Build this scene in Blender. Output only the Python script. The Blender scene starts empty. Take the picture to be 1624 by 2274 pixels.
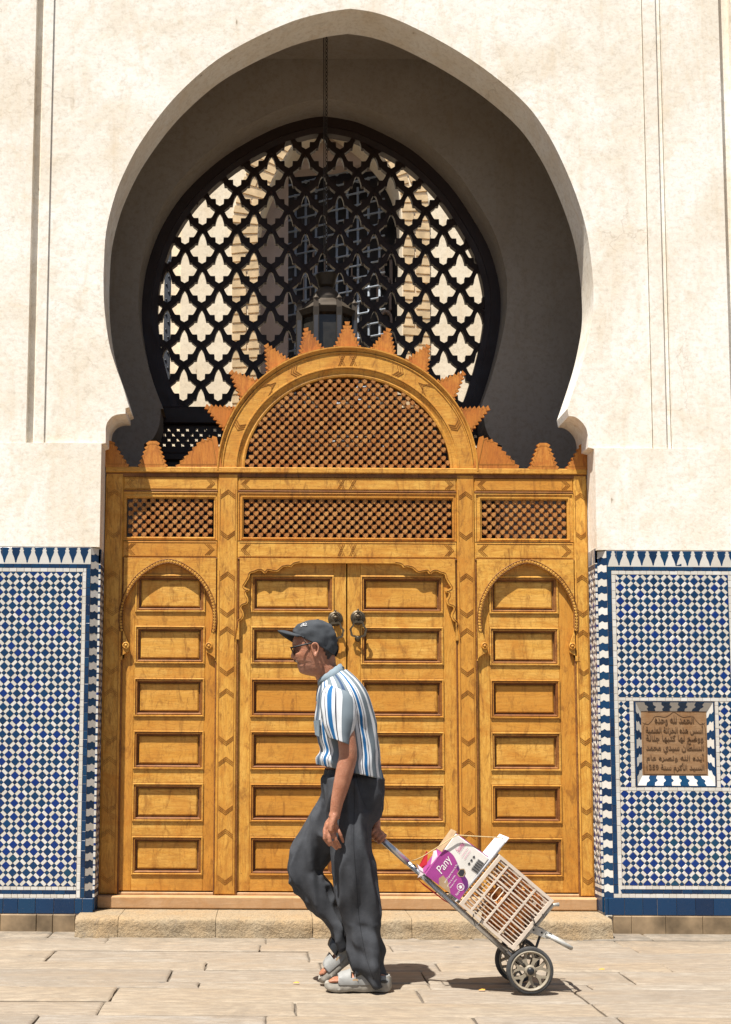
import bpy, bmesh, math, random
from mathutils import Matrix, Vector, noise
from mathutils.geometry import tessellate_polygon
random.seed(7)
SC = bpy.context.scene
COL = SC.collection
R = math.radians
# ------------------------------------------------------------------ camera
FPX, PPX, PPY = 2775.0, 600.0, 1375.0      # focal length and principal point in a 1624 x 2274 frame
PITCH, ROLL = R(5.66), 0.005
CAM = Vector((0.0, -7.45, 1.1))
CM = Matrix.Rotation(R(90) + PITCH, 3, 'X') @ Matrix.Rotation(ROLL, 3, 'Z')
cd = bpy.data.cameras.new('camera')
cd.sensor_fit = 'HORIZONTAL'; cd.sensor_width = 36.0
cd.lens = 36.0 * FPX / 1624.0
cd.shift_x = (812 - PPX) / 1624.0
cd.shift_y = (PPY - 1137) / 1624.0
cd.clip_start = 0.1; cd.clip_end = 500
cam = bpy.data.objects.new('camera', cd); COL.objects.link(cam)
cam.location = CAM; cam.rotation_euler = CM.to_euler()
SC.camera = cam
# ------------------------------------------------------------------ light
SUN_EL, SUN_AZ = R(67), R(38)              # azimuth: left of the wall's normal
w = bpy.data.worlds.new('World'); SC.world = w; w.use_nodes = True
nt = w.node_tree
sky = nt.nodes.new('ShaderNodeTexSky'); sky.sky_type = 'NISHITA'; sky.sun_disc = False
sky.sun_elevation = SUN_EL; sky.sun_rotation = math.pi + SUN_AZ
sky.dust_density = 1.5
bg = nt.nodes['Background']; bg.inputs['Strength'].default_value = 0.05
nt.links.new(sky.outputs[0], bg.inputs[0])
sl = bpy.data.lights.new('sun', 'SUN'); sl.energy = 5.0; sl.angle = R(0.53); sl.color = (1.0, 0.955, 0.88)
so = bpy.data.objects.new('sun', sl); COL.objects.link(so)
sdir = Vector((math.sin(SUN_AZ) * math.cos(SUN_EL), math.cos(SUN_AZ) * math.cos(SUN_EL), -math.sin(SUN_EL)))
so.rotation_euler = sdir.to_track_quat('-Z', 'Y').to_euler()
so.location = (-4, -6, 12)
SC.view_settings.view_transform = 'Standard'; SC.view_settings.look = 'None'
SC.view_settings.exposure = 0.98; SC.view_settings.gamma = 1.0
SC.cycles.max_bounces = 8; SC.cycles.diffuse_bounces = 5
# ------------------------------------------------------------------ helpers
def W(px, py, Y=0.0):
    c = CM @ Vector(((px - PPX) / FPX, -(py - PPY) / FPX, -1.0))
    t = (Y - CAM.y) / c.y
    return CAM + c * t
def XZ(px, py, Y=0.0):
    p = W(px, py, Y); return (p.x, p.z)
def lerp(a, b, t): return a + (b - a) * t
def spline(pts, n=8, closed=False):
    out = []; m = len(pts)
    for i in range(m if closed else m - 1):
        p0 = pts[(i - 1) % m] if (closed or i > 0) else pts[0]
        p1 = pts[i]; p2 = pts[(i + 1) % m]
        p3 = pts[(i + 2) % m] if (closed or i + 2 < m) else pts[-1]
        for k in range(n):
            t = k / n; t2 = t * t; t3 = t2 * t
            out.append(tuple(0.5 * (2 * b + (c - a) * t + (2 * a - 5 * b + 4 * c - d) * t2 + (3 * b - a - 3 * c + d) * t3)
                             for a, b, c, d in zip(p0, p1, p2, p3)))
    if not closed: out.append(tuple(pts[-1]))
    return out
def area2(p): return sum(p[i - 1][0] * p[i][1] - p[i][0] * p[i - 1][1] for i in range(len(p)))
def offset_open(pts, d):
    """offset an open 2D polyline to its left by d"""
    out = []
    for i, p in enumerate(pts):
        a = pts[max(i - 1, 0)]; b = pts[min(i + 1, len(pts) - 1)]
        dx, dy = b[0] - a[0], b[1] - a[1]; l = math.hypot(dx, dy) or 1
        out.append((p[0] - dy / l * d, p[1] + dx / l * d))
    return out
class MB:
    def __init__(s): s.v = []; s.f = []; s.mi = []; s.cur = 0; s.uv = {}
    def face(s, idx): s.f.append(tuple(idx)); s.mi.append(s.cur)
    def add(s, vs, fs):
        b = len(s.v); s.v += [tuple(v) for v in vs]
        for f in fs: s.face([b + i for i in f])
        return b
    def box(s, x0, x1, y0, y1, z0, z1):
        s.add([(x0, y0, z0), (x1, y0, z0), (x1, y1, z0), (x0, y1, z0), (x0, y0, z1), (x1, y0, z1), (x1, y1, z1), (x0, y1, z1)],
              [(0, 3, 2, 1), (4, 5, 6, 7), (0, 1, 5, 4), (1, 2, 6, 5), (2, 3, 7, 6), (3, 0, 4, 7)])
    def bbox(s, x0, x1, y0, y1, z0, z1, b=0.004):
        """box with its four front (y0) edges chamfered"""
        s.add([(x0, y1, z0), (x1, y1, z0), (x1, y1, z1), (x0, y1, z1), (x0, y0 + b, z0), (x1, y0 + b, z0), (x1, y0 + b, z1), (x0, y0 + b, z1),
               (x0 + b, y0, z0 + b), (x1 - b, y0, z0 + b), (x1 - b, y0, z1 - b), (x0 + b, y0, z1 - b)],
              [(0, 3, 2, 1), (0, 1, 5, 4), (1, 2, 6, 5), (2, 3, 7, 6), (3, 0, 4, 7), (4, 5, 9, 8), (5, 6, 10, 9), (6, 7, 11, 10), (7, 4, 8, 11), (8, 9, 10, 11)])
    def prism(s, poly, y0, y1, holes=(), back=True):
        """extrude an XZ polygon (with holes) from y0 (front) to y1"""
        loops = [list(poly)] + [list(h) for h in holes]
        flat = [p for l in loops for p in l]; n = len(flat)
        tris = tessellate_polygon([[Vector((p[0], p[1], 0)) for p in l] for l in loops])
        b = len(s.v)
        s.v += [(p[0], y0, p[1]) for p in flat] + [(p[0], y1, p[1]) for p in flat]
        for t in tris:
            a, bb, c = (flat[i] for i in t)
            cr = (bb[0] - a[0]) * (c[1] - a[1]) - (bb[1] - a[1]) * (c[0] - a[0])
            if abs(cr) < 1e-12: continue
            t = t if cr > 0 else (t[0], t[2], t[1])
            s.face([b + i for i in t])
            if back: s.face([b + n + i for i in reversed(t)])
        o = 0
        for k, l in enumerate(loops):
            ccw = area2(l) > 0
            if k > 0: ccw = not ccw
            m = len(l)
            for i in range(m):
                j = (i + 1) % m
                q = [b + o + i, b + o + j, b + n + o + j, b + n + o + i]
                s.face(q if not ccw else q[::-1])
            o += m
    def tube(s, path, r, seg=8, cap=True, flat=None):
        path = [Vector(p) for p in path]; n = len(path)
        rs = r if isinstance(r, (list, tuple)) else [r] * n
        up = None; rings = []
        for i, p in enumerate(path):
            d = (path[min(i + 1, n - 1)] - path[max(i - 1, 0)]).normalized()
            if up is None:
                up = Vector((0, 0, 1)) if abs(d.z) < 0.9 else Vector((1, 0, 0))
            up = (up - d * up.dot(d)).normalized(); sd = d.cross(up)
            rr = rs[i] if isinstance(rs[i], (tuple, list)) else (rs[i], rs[i])
            rings.append([p + sd * rr[0] * math.cos(2 * math.pi * k / seg) + up * rr[1] * math.sin(2 * math.pi * k / seg) for k in range(seg)])
        s.loft(rings, cap=cap)
    def loft(s, rings, closed=True, cap=True, wrap=False, us=None, vs=None):
        b = len(s.v); m = len(rings[0]); n = len(rings)
        for ri, r_ in enumerate(rings): s.v += [tuple(p) for p in r_]
        for i in range(n if wrap else n - 1):
            i2 = (i + 1) % n
            for k in range(m if closed else m - 1):
                k2 = (k + 1) % m
                s.face([b + i * m + k, b + i * m + k2, b + i2 * m + k2, b + i2 * m + k])
                if us:
                    u0 = us[k]; u1 = us[k + 1]
                    s.uv[len(s.f) - 1] = [(u0, vs[i]), (u1, vs[i]), (u1, vs[i2]), (u0, vs[i2])]
        if cap and closed and not wrap:
            s.face([b + k for k in reversed(range(m))]); s.face([b + (n - 1) * m + k for k in range(m)])
    def lathe(s, c, prof, seg=24, axis='Z'):
        """prof: list of (r, h) ; axis Z up or Y"""
        rings = []
        for r_, h in prof:
            ring = []
            for k in range(seg):
                a = 2 * math.pi * k / seg
                if axis == 'Z': ring.append((c[0] + r_ * math.cos(a), c[1] + r_ * math.sin(a), c[2] + h))
                else: ring.append((c[0] + r_ * math.cos(a), c[1] + h, c[2] + r_ * math.sin(a)))
            rings.append(ring)
        s.loft(rings)
    def ball(s, c, r, seg=10, rings=6, sc=(1, 1, 1)):
        s.lathe_scaled(c, [(max(r * math.sin(math.pi * i / rings), 1e-5), -r * math.cos(math.pi * i / rings)) for i in range(rings + 1)], seg, sc)
    def lathe_scaled(s, c, prof, seg, sc):
        s.loft([[(c[0] + r_ * math.cos(2 * math.pi * k / seg) * sc[0], c[1] + r_ * math.sin(2 * math.pi * k / seg) * sc[1], c[2] + h * sc[2]) for k in range(seg)] for r_, h in prof])
    def xform(s, M, start=0):
        for i in range(start, len(s.v)): s.v[i] = tuple(M @ Vector(s.v[i]))
    def mesh(s, name, mats, smooth=False):
        me = bpy.data.meshes.new(name); me.from_pydata(s.v, [], s.f)
        if not isinstance(mats, (list, tuple)): mats = [mats]
        for m in mats: me.materials.append(m)
        if len(mats) > 1: me.polygons.foreach_set('material_index', s.mi)
        if s.uv:
            ul = me.uv_layers.new(name='UVMap')
            for fi, uvs in s.uv.items():
                p = me.polygons[fi]
                for li, u in zip(p.loop_indices, uvs): ul.data[li].uv = u
        bm = bmesh.new(); bm.from_mesh(me)
        bmesh.ops.recalc_face_normals(bm, faces=bm.faces)
        bm.to_mesh(me); bm.free()
        if smooth: smooth_mesh(me, smooth)
        me.update()
        return me
    def build(s, name, mats, parent=None, smooth=False):
        return link(name, s.mesh(name, mats, smooth), parent)
def smooth_mesh(me, ang):
    if ang is True:
        me.polygons.foreach_set('use_smooth', [True] * len(me.polygons)); return
    me.polygons.foreach_set('use_smooth', [True] * len(me.polygons))
    bm = bmesh.new(); bm.from_mesh(me)
    for e in bm.edges:
        if len(e.link_faces) == 2:
            try: e.smooth = e.calc_face_angle() < R(ang)
            except ValueError: pass
    bm.to_mesh(me); bm.free()
def link(name, me, parent=None, loc=None, rot=None):
    o = bpy.data.objects.new(name, me); COL.objects.link(o)
    if parent is not None:
        o.parent = parent
        if parent.type == 'EMPTY': o.matrix_parent_inverse = Matrix.Translation(-Vector(parent.location))
        if parent.get('rooted'): o.matrix_parent_inverse = Matrix.Translation(-Vector(parent.location))
    if loc is not None: o.location = loc
    if rot is not None: o.rotation_euler = rot
    return o
def tag(o, label, cat, group=None):
    o['label'] = label; o['category'] = cat
    if group: o['group'] = group
    return o
def thing(name, label, cat, loc=(0, 0, 0), group=None):
    o = bpy.data.objects.new(name, None); COL.objects.link(o); o.location = loc
    o.empty_display_size = 0.1
    return tag(o, label, cat, group)
def struct(o): o['kind'] = 'structure'; return o
def stuff(o): o['kind'] = 'stuff'; return o
# ------------------------------------------------------------------ materials
class NT:
    def __init__(s, name):
        s.m = bpy.data.materials.new(name); s.m.use_nodes = True
        s.t = s.m.node_tree; s.b = s.t.nodes['Principled BSDF']
    def n(s, typ, **kw):
        nd = s.t.nodes.new(typ)
        for k, v in kw.items():
            if k.startswith('i_'): nd.inputs[int(k[2:]) if k[2:].isdigit() else k[2:]].default_value = v
            else: setattr(nd, k, v)
        return nd
    def l(s, a, b): s.t.links.new(a, b)
    def co(s, kind='Object', scale=(1, 1, 1)):
        if kind == 'World': src = s.n('ShaderNodeNewGeometry').outputs['Position']
        else: src = s.n('ShaderNodeTexCoord').outputs[kind]
        mp = s.n('ShaderNodeMapping'); mp.inputs['Scale'].default_value = scale
        s.l(src, mp.inputs[0]); return mp.outputs[0]
    def noise(s, vec, scale, detail=4, rough=0.55, dist=0.0):
        nd = s.n('ShaderNodeTexNoise'); nd.inputs['Scale'].default_value = scale
        nd.inputs['Detail'].default_value = detail; nd.inputs['Roughness'].default_value = rough; nd.inputs['Distortion'].default_value = dist
        s.l(vec, nd.inputs['Vector']); return nd.outputs['Fac']
    def ramp(s, fac, stops, interp='LINEAR'):
        nd = s.n('ShaderNodeValToRGB'); cr = nd.color_ramp; cr.interpolation = interp
        while len(cr.elements) > 1: cr.elements.remove(cr.elements[-1])
        for i, (p, c) in enumerate(stops):
            e = cr.elements[0] if i == 0 else cr.elements.new(p)
            e.position = p; e.color = (c, c, c, 1) if isinstance(c, (int, float)) else (*c, 1)
        s.l(fac, nd.inputs[0]); return nd.outputs[0]
    def mix(s, fac, a, b, mode='MIX'):
        nd = s.n('ShaderNodeMix', data_type='RGBA', blend_type=mode)
        for sock, val in ((nd.inputs[0], fac), (nd.inputs[6], a), (nd.inputs[7], b)):
            if isinstance(val, bpy.types.NodeSocket): s.l(val, sock)
            elif isinstance(val, (int, float)): sock.default_value = val if sock == nd.inputs[0] else (val, val, val, 1)
            else: sock.default_value = (*val, 1)
        return nd.outputs[2]
    def math(s, op, a, b=0.0):
        nd = s.n('ShaderNodeMath', operation=op)
        for i, val in enumerate((a, b)):
            if isinstance(val, bpy.types.NodeSocket): s.l(val, nd.inputs[i])
            else: nd.inputs[i].default_value = val
        return nd.outputs[0]
    def sep(s, vec):
        nd = s.n('ShaderNodeSeparateXYZ'); s.l(vec, nd.inputs[0]); return nd.outputs
    def bump(s, h, strength=0.3, dist=0.002):
        nd = s.n('ShaderNodeBump'); nd.inputs['Strength'].default_value = strength; nd.inputs['Distance'].default_value = dist
        s.l(h, nd.inputs['Height']); s.l(nd.outputs[0], s.b.inputs['Normal'])
    def out(s, col=None, rough=0.8, spec=0.3, metal=0.0):
        if col is not None:
            if isinstance(col, bpy.types.NodeSocket): s.l(col, s.b.inputs['Base Color'])
            else: s.b.inputs['Base Color'].default_value = (*col, 1)
        if isinstance(rough, bpy.types.NodeSocket): s.l(rough, s.b.inputs['Roughness'])
        else: s.b.inputs['Roughness'].default_value = rough
        s.b.inputs['Specular IOR Level'].default_value = spec
        s.b.inputs['Metallic'].default_value = metal
        return s.m
    def rnd(s):
        a = s.n('ShaderNodeObjectInfo').outputs['Random']; g = s.n('ShaderNodeNewGeometry').outputs['Random Per Island']
        return s.math('FRACT', s.math('ADD', a, g))
def m_plain(name, col, rough=0.6, spec=0.3, metal=0.0, var=0.12, scale=40, bump=0.0):
    t = NT(name); c = t.co('World'); f = t.noise(c, scale, 4)
    col2 = t.mix(t.ramp(f, [(0.3, 0.0), (0.7, 1.0)]), tuple(x * (1 - var) for x in col), tuple(min(x * (1 + var), 1) for x in col))
    if bump: t.bump(f, bump, 0.003)
    return t.out(col2, rough, spec, metal)
def m_plaster(name, base, stain, scale=1.0, strength=0.55, specks=True):
    t = NT(name); c = t.co('World')
    cv = t.co('World', (1, 1, 0.16))
    big = t.noise(c, 1.3 * scale, 7, 0.66, 0.8); st = t.noise(cv, 6.5 * scale, 7, 0.70, 0.6); fine = t.noise(c, 34, 7, 0.76); mid = t.noise(c, 5.5, 6, .7, 1.2)
    col = t.mix(t.ramp(big, [(0.42, 0.0), (0.60, strength)]), base, stain)
    col = t.mix(t.ramp(mid, [(0.53, 0.0), (0.66, strength * 0.55)]), col, tuple(a * b for a, b in zip(stain, (0.98, 0.93, 0.85))))
    col = t.mix(t.ramp(st, [(0.53, 0.0), (0.70, strength * 0.75)]), col, tuple(a * b for a, b in zip(stain, (0.92, 0.84, 0.72))))
    col = t.mix(t.ramp(fine, [(0.36, 0.40), (0.52, 0.0)]), col, tuple(x * 0.70 for x in stain))
    if specks:
        vo = t.n('ShaderNodeTexVoronoi', feature='F1'); vo.inputs['Scale'].default_value = 6.0
        wob = t.n('ShaderNodeVectorMath', operation='ADD'); nz = t.n('ShaderNodeTexNoise'); nz.inputs['Scale'].default_value = 40
        cs = t.co('World', (1.4, 1, 0.40)); t.l(cs, nz.inputs['Vector']); sc_ = t.n('ShaderNodeVectorMath', operation='SCALE'); sc_.inputs['Scale'].default_value = .03
        t.l(nz.outputs['Color'], sc_.inputs[0]); t.l(cs, wob.inputs[0]); t.l(sc_.outputs[0], wob.inputs[1]); t.l(wob.outputs[0], vo.inputs['Vector'])
        gate = t.ramp(t.noise(c, 4.0, 2), [(0.50, 0.0), (0.54, 1.0)])
        sp = t.math('MULTIPLY', t.ramp(vo.outputs['Distance'], [(0.030, 0.9), (0.055, 0.0)]), gate)
        col = t.mix(sp, col, (0.13, 0.085, 0.05))
        halo = t.math('MULTIPLY', t.ramp(vo.outputs['Distance'], [(0.03, 0.45), (0.22, 0.0)]), gate)
        col = t.mix(halo, col, tuple(x * 0.85 for x in stain))
        cr = t.n('ShaderNodeTexVoronoi', feature='DISTANCE_TO_EDGE'); cr.inputs['Scale'].default_value = 1.1
        w2 = t.n('ShaderNodeVectorMath', operation='ADD'); n2 = t.n('ShaderNodeTexNoise'); n2.inputs['Scale'].default_value = 5; n2.inputs['Detail'].default_value = 6
        t.l(c, n2.inputs['Vector']); s2 = t.n('ShaderNodeVectorMath', operation='SCALE'); s2.inputs['Scale'].default_value = .45
        t.l(n2.outputs['Color'], s2.inputs[0]); t.l(c, w2.inputs[0]); t.l(s2.outputs[0], w2.inputs[1]); t.l(w2.outputs[0], cr.inputs['Vector'])
        g2 = t.ramp(t.noise(c, 1.7, 3), [(0.50, 0.0), (0.60, 1.0)])
        col = t.mix(t.math('MULTIPLY', t.ramp(cr.outputs['Distance'], [(0.002, 0.30), (0.006, 0.0)]), g2), col, (0.30, 0.22, 0.14))
    h = t.math('ADD', t.math('MULTIPLY', t.noise(c, 7, 7, 0.62), 1.0), t.math('MULTIPLY', fine, 0.40))
    t.bump(h, 0.45, 0.008)
    return t.out(col, 0.92, 0.15)
def m_wood(name, axis, base, dark, light, gloss=0.42, stain=0.8, rings=1.0):
    """varnished cedar: grain runs along the axis, with weathered brown runs and blotches"""
    t = NT(name)
    sc = {'X': (0.12, 1, 1), 'Z': (1, 1, 0.12), 'N': (0.7, 0.7, 0.7)}[axis]
    g = t.co('World', sc); c = t.co('World')
    oi = t.n('ShaderNodeObjectInfo').outputs['Random']
    sh = t.n('ShaderNodeVectorMath', operation='ADD')
    cmb = t.n('ShaderNodeCombineXYZ'); 
    for i in range(3): t.l(t.math('MULTIPLY', oi, 7.0 + i), cmb.inputs[i])
    t.l(g, sh.inputs[0]); t.l(cmb.outputs[0], sh.inputs[1]); gv = sh.outputs[0]
    a = t.noise(gv, 26, 6, 0.62, 1.2); b = t.noise(gv, 95, 5, 0.7)
    blot = t.noise(c, 4.0, 8, 0.70, 1.6); run = t.noise(t.co('World', (1, 1, 0.30)), 22, 8, 0.74, 1.0); fl = t.noise(c, 30, 6, 0.75, 2.5)
    warm = tuple(x * y for x, y in zip(base, (0.80, 0.62, 0.42)))
    col = t.mix(t.ramp(a, [(0.34, 0.0), (0.66, 1.0)]), base, light)
    col = t.mix(t.ramp(oi, [(0.0, 0.0), (0.6, 0.25), (1.0, 0.75)]), col, warm)
    col = t.mix(t.ramp(b, [(0.38, 0.40), (0.55, 0.0)]), col, warm)
    col = t.mix(t.ramp(blot, [(0.46, 0.0), (0.66, 0.85)]), col, warm)
    col = t.mix(t.ramp(fl, [(0.55, 0.0), (0.66, stain * 0.6)]), col, tuple(0.45 * x + 0.55 * y for x, y in zip(warm, dark)))
    col = t.mix(t.ramp(run, [(0.52, 0.0), (0.66, stain)]), col, tuple(0.35 * x + 0.65 * y for x, y in zip(warm, dark)))
    fig = t.noise(gv, 9, 3, 0.55, 6.0); col = t.mix(t.ramp(fig, [(0.46, 0.0), (0.50, 0.45), (0.54, 0.0)]), col, tuple(0.55 * x + 0.45 * y for x, y in zip(warm, dark)))
    zc = t.sep(c)[2]; low = t.math('MULTIPLY', t.ramp(t.noise(c, 5, 6, .7), [(.35, 0.), (.62, 1.)]), t.ramp(zc, [(0.10, stain), (0.95, 0.0)])); col = t.mix(low, col, tuple(0.5 * x + 0.5 * y for x, y in zip(warm, dark)))
    sp = t.noise(c, 75, 3, 0.6); col = t.mix(t.ramp(sp, [(0.70, 0.0), (0.74, stain * 0.9)]), col, dark)
    t.bump(t.math('ADD', t.math('MULTIPLY', b, 0.6), t.math('MULTIPLY', a, 0.5)), 0.25, 0.003)
    rg = t.ramp(blot, [(0.3, gloss), (0.8, min(gloss + 0.25, 1))])
    return t.out(col, rg, 0.35)
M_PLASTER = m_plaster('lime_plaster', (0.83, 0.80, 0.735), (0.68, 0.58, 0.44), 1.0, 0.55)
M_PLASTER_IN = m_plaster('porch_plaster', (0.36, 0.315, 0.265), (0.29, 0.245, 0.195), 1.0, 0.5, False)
M_PLASTER_FAR = m_plaster('courtyard_plaster', (0.78, 0.68, 0.52), (0.68, 0.56, 0.40), 1.5, 0.5)
W_B, W_D, W_L = (0.59, 0.300, 0.046), (0.085, 0.030, 0.009), (0.71, 0.410, 0.085)
M_WZ = m_wood('cedar_upright', 'Z', W_B, W_D, W_L)
M_WX = m_wood('cedar_rail', 'X', W_B, W_D, W_L)
M_WP = m_wood('cedar_panel', 'X', (0.61, 0.32, 0.053), W_D, (0.72, 0.425, 0.10), 0.40, 0.75)
M_WR = m_wood('cedar_crest', 'Z', (0.50, 0.19, 0.030), (0.15, 0.045, 0.012), (0.58, 0.25, 0.045))
M_WMD = m_wood('cedar_moulding', 'X', (0.19, 0.075, 0.019), (0.045, 0.018, 0.009), (0.33, 0.15, 0.042), 0.5, 0.9)  # extra dark: beads stand in for the shaded gaps between boards
M_WLAT = m_wood('cedar_lattice', 'N', (0.40, 0.185, 0.050), (0.07, 0.032, 0.02), (0.52, 0.265, 0.08), 0.6, 0.9)
M_CARVE = m_plain('carved_line_brown', (0.29, 0.120, 0.021), 0.6, 0.2)  # darker brown for the thin strips that stand in for carved grooves
M_WSILL = m_wood('worn_bare_wood', 'X', (0.50, 0.34, 0.20), (0.24, 0.15, 0.085), (0.60, 0.44, 0.28), 0.8, 0.4)
M_DARKWOOD = m_wood('dark_walnut_screen', 'Z', (0.022, 0.010, 0.006), (0.008, 0.004, 0.003), (0.032, 0.014, 0.008), 0.4, 0.5)
# ================================================================== setting: ground
def m_pavement():
    t = NT('limestone_paving'); c = t.co('World')
    ri = t.n('ShaderNodeObjectInfo').outputs['Random']
    cx = t.co('World', (0.30, 1, 1))
    base = t.ramp(ri, [(0.0, (0.235, 0.203, 0.165)), (0.3, (0.285, 0.25, 0.205)), (0.6, (0.30, 0.252, 0.192)), (0.8, (0.285, 0.23, 0.168)), (1.0, (0.28, 0.258, 0.228))])
    col = t.mix(t.ramp(t.noise(cx, 6, 6, 0.65, 0.6), [(0.40, 0.0), (0.70, 0.65)]), base, (0.27, 0.20, 0.13))
    col = t.mix(t.ramp(t.noise(cx, 34, 6, 0.75), [(0.44, 0.55), (0.60, 0.0)]), col, (0.165, 0.132, 0.10))
    vo = t.n('ShaderNodeTexVoronoi', feature='F1'); vo.inputs['Scale'].default_value = 4.2
    t.l(t.co('World', (1, 1.0, 1)), vo.inputs['Vector'])
    vd = t.math('ADD', vo.outputs['Distance'], t.math('MULTIPLY', t.noise(c, 60, 3), 0.06))
    gate = t.ramp(t.noise(c, 2.3, 2), [(0.47, 0.0), (0.52, 1.0)])
    col = t.mix(t.math('MULTIPLY', t.ramp(vd, [(0.085, 0.75), (0.125, 0.0)]), gate), col, (0.115, 0.105, 0.095))
    yy = t.sep(c)[1]; dirt = t.math('MULTIPLY', t.ramp(t.noise(c, 9, 6, .72), [(.40, 0.), (.62, .8)]), t.ramp(t.math('ADD', yy, 1.0), [(.45, 0.), (.84, 1.)])); col = t.mix(dirt, col, (.12, .105, .085))
    sm = t.noise(c, 2.6, 7, .72, 1.0); col = t.mix(t.ramp(sm, [(.54, 0.), (.68, .5)]), col, (.17, .138, .105))
    h = t.math('ADD', t.math('MULTIPLY', t.noise(cx, 13, 6, 0.65), 1.0), t.math('MULTIPLY', t.noise(c, 90, 4, 0.7), 0.25))
    t.bump(h, 0.5, 0.008)
    return t.out(col, 0.75, 0.3)
M_PAVE = m_pavement()
M_MORTAR = m_plain('joint_mortar', (0.12, 0.10, 0.08), 0.95, 0.1, var=0.3, scale=25, bump=0.6)
g = MB()
g.add([(-60, -60, -0.014), (60, -60, -0.014), (60, 60, -0.014), (-60, 60, -0.014)], [(0, 1, 2, 3)])
ground = struct(g.build('pavement', M_MORTAR))
# rows of long slabs; depths read off the joints, then carried on towards the camera
row_px = [2071, 2083, 2097, 2112, 2136, 2154, 2181, 2193, 2224, 2254, 2290]
rows = [W(500, y + 1.0, 0).y for y in []]
def ground_y(py):
    c = CM @ Vector(((500 - PPX) / FPX, -(py - PPY) / FPX, -1.0)); t = -CAM.z / c.z
    return CAM.y + c.y * t
rows = [0.02] + [ground_y(y) for y in row_px[1:]]
while rows[-1] > -4.4: rows.append(rows[-1] - random.uniform(0.26, 0.42))
rp = random.Random(11)
def slab(x0, x1, y0, y1, z):
    """one worn slab: wavy outline, rounded arris"""
    m = MB(); pts = []
    nx = max(int((x1 - x0) / 0.10), 3); ny = 3
    def jit(a): return rp.uniform(-a, a)
    for i in range(nx): pts.append((lerp(x0, x1, i / nx) + jit(.003), y0 + jit(.004)))
    for i in range(ny): pts.append((x1 + jit(.004), lerp(y0, y1, i / ny) + jit(.003)))
    for i in range(nx): pts.append((lerp(x1, x0, i / nx) + jit(.003), y1 + jit(.004)))
    for i in range(ny): pts.append((x0 + jit(.004), lerp(y1, y0, i / ny) + jit(.003)))
    cx, cy = (x0 + x1) / 2, (y0 + y1) / 2
    def ins(p, d):
        return (p[0] - math.copysign(min(d, abs(p[0] - cx)), p[0] - cx) * (1 if abs(p[0] - cx) > (x1 - x0) / 2 - .03 else 0),
                p[1] - math.copysign(min(d, abs(p[1] - cy)), p[1] - cy) * (1 if abs(p[1] - cy) > (y1 - y0) / 2 - .03 else 0))
    tilt = (rp.uniform(-.002, .002), rp.uniform(-.003, .003))
    def zz(p): return z + (p[0] - cx) * tilt[0] + (p[1] - cy) * tilt[1]
    r0 = [(p[0], p[1], -0.04) for p in pts]; r1 = [(p[0], p[1], zz(p) - .007) for p in pts]
    r2 = [(*ins(p, .006), zz(p) - .001) for p in pts]; r3 = [(*ins(p, .016), zz(p)) for p in pts]
    m.loft([r0, r1, r2, r3], cap=False)
    n = len(pts); m.face([len(m.v) - n + k for k in range(n)])
    return m
GAP = 0.010
for i in range(len(rows) - 1):
    y1, y0 = rows[i], rows[i + 1]
    x = -3.6 + rp.uniform(0, 1.0)
    while x < 4.6:
        L = rp.uniform(0.55, 1.5)
        sk = rp.uniform(.6, 1.6)
        z = rp.uniform(-.004, .003) - (0.005 if rp.random() < .10 else 0)
        o = slab(x + .003 * sk, x + L - .003 * sk, y0 + .008 * sk, y1 - .004, z).build('paving_slab', M_PAVE, ground, smooth=40)
        x += L
# ================================================================== front wall with the horseshoe arch
Lp = [(217, 2072), (217, 985), (234, 982), (234, 948)]
Lq = [(234, 948), (238, 935), (249, 923), (263, 918), (278, 917)]
La = [(286, 902), (271, 853), (256, 811), (241, 758), (231, 682), (229, 620), (230, 585), (235, 510), (255, 430), (280, 370), (310, 315),
      (360, 245), (410, 190), (480, 130), (560, 83), (650, 43), (725, 23), (779, 15)]
Ra = [(779, 15), (835, 24), (902, 48), (1002, 100), (1092, 160), (1172, 230), (1222, 300), (1257, 370), (1285, 440), (1305, 510), (1316, 585), (1320, 640),
      (1319, 690), (1310, 745), (1298, 796), (1280, 853), (1262, 906)]
Rq = [(1265, 922), (1279, 924), (1294, 935), (1304, 950), (1308, 966)]
Rp = [(1308, 992), (1330, 995), (1334, 2076)]
def wp(l, Y=0.0): return [XZ(x, y, Y) for x, y in l]
arch_front = spline(wp(La), 4) + spline(wp(Ra), 4)[1:]
open_prof = wp(Lp)[:3] + spline(wp(Lq), 4) + [XZ(278, 905)] + arch_front + spline(wp(Rq), 4) + wp(Rp)
JL = XZ(214, 1600)[0]; JR = XZ(1334, 1600)[0]          # jamb faces, left and right
def fixjamb(p):
    x, z = p
    return p
open_prof[0] = (JL, -0.3); open_prof[1] = (JL, open_prof[1][1]); open_prof[-1] = (JR, -0.3); open_prof[-2] = (JR, open_prof[-2][1])
WX0, WX1, WTOP = -6.5, 7.5, 6.5
TH = 0.30
gate_wall = thing('gateway_wall', 'cream plastered wall pierced by a tall horseshoe arch above the doors', 'wall', (0, 0, 0))
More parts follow.
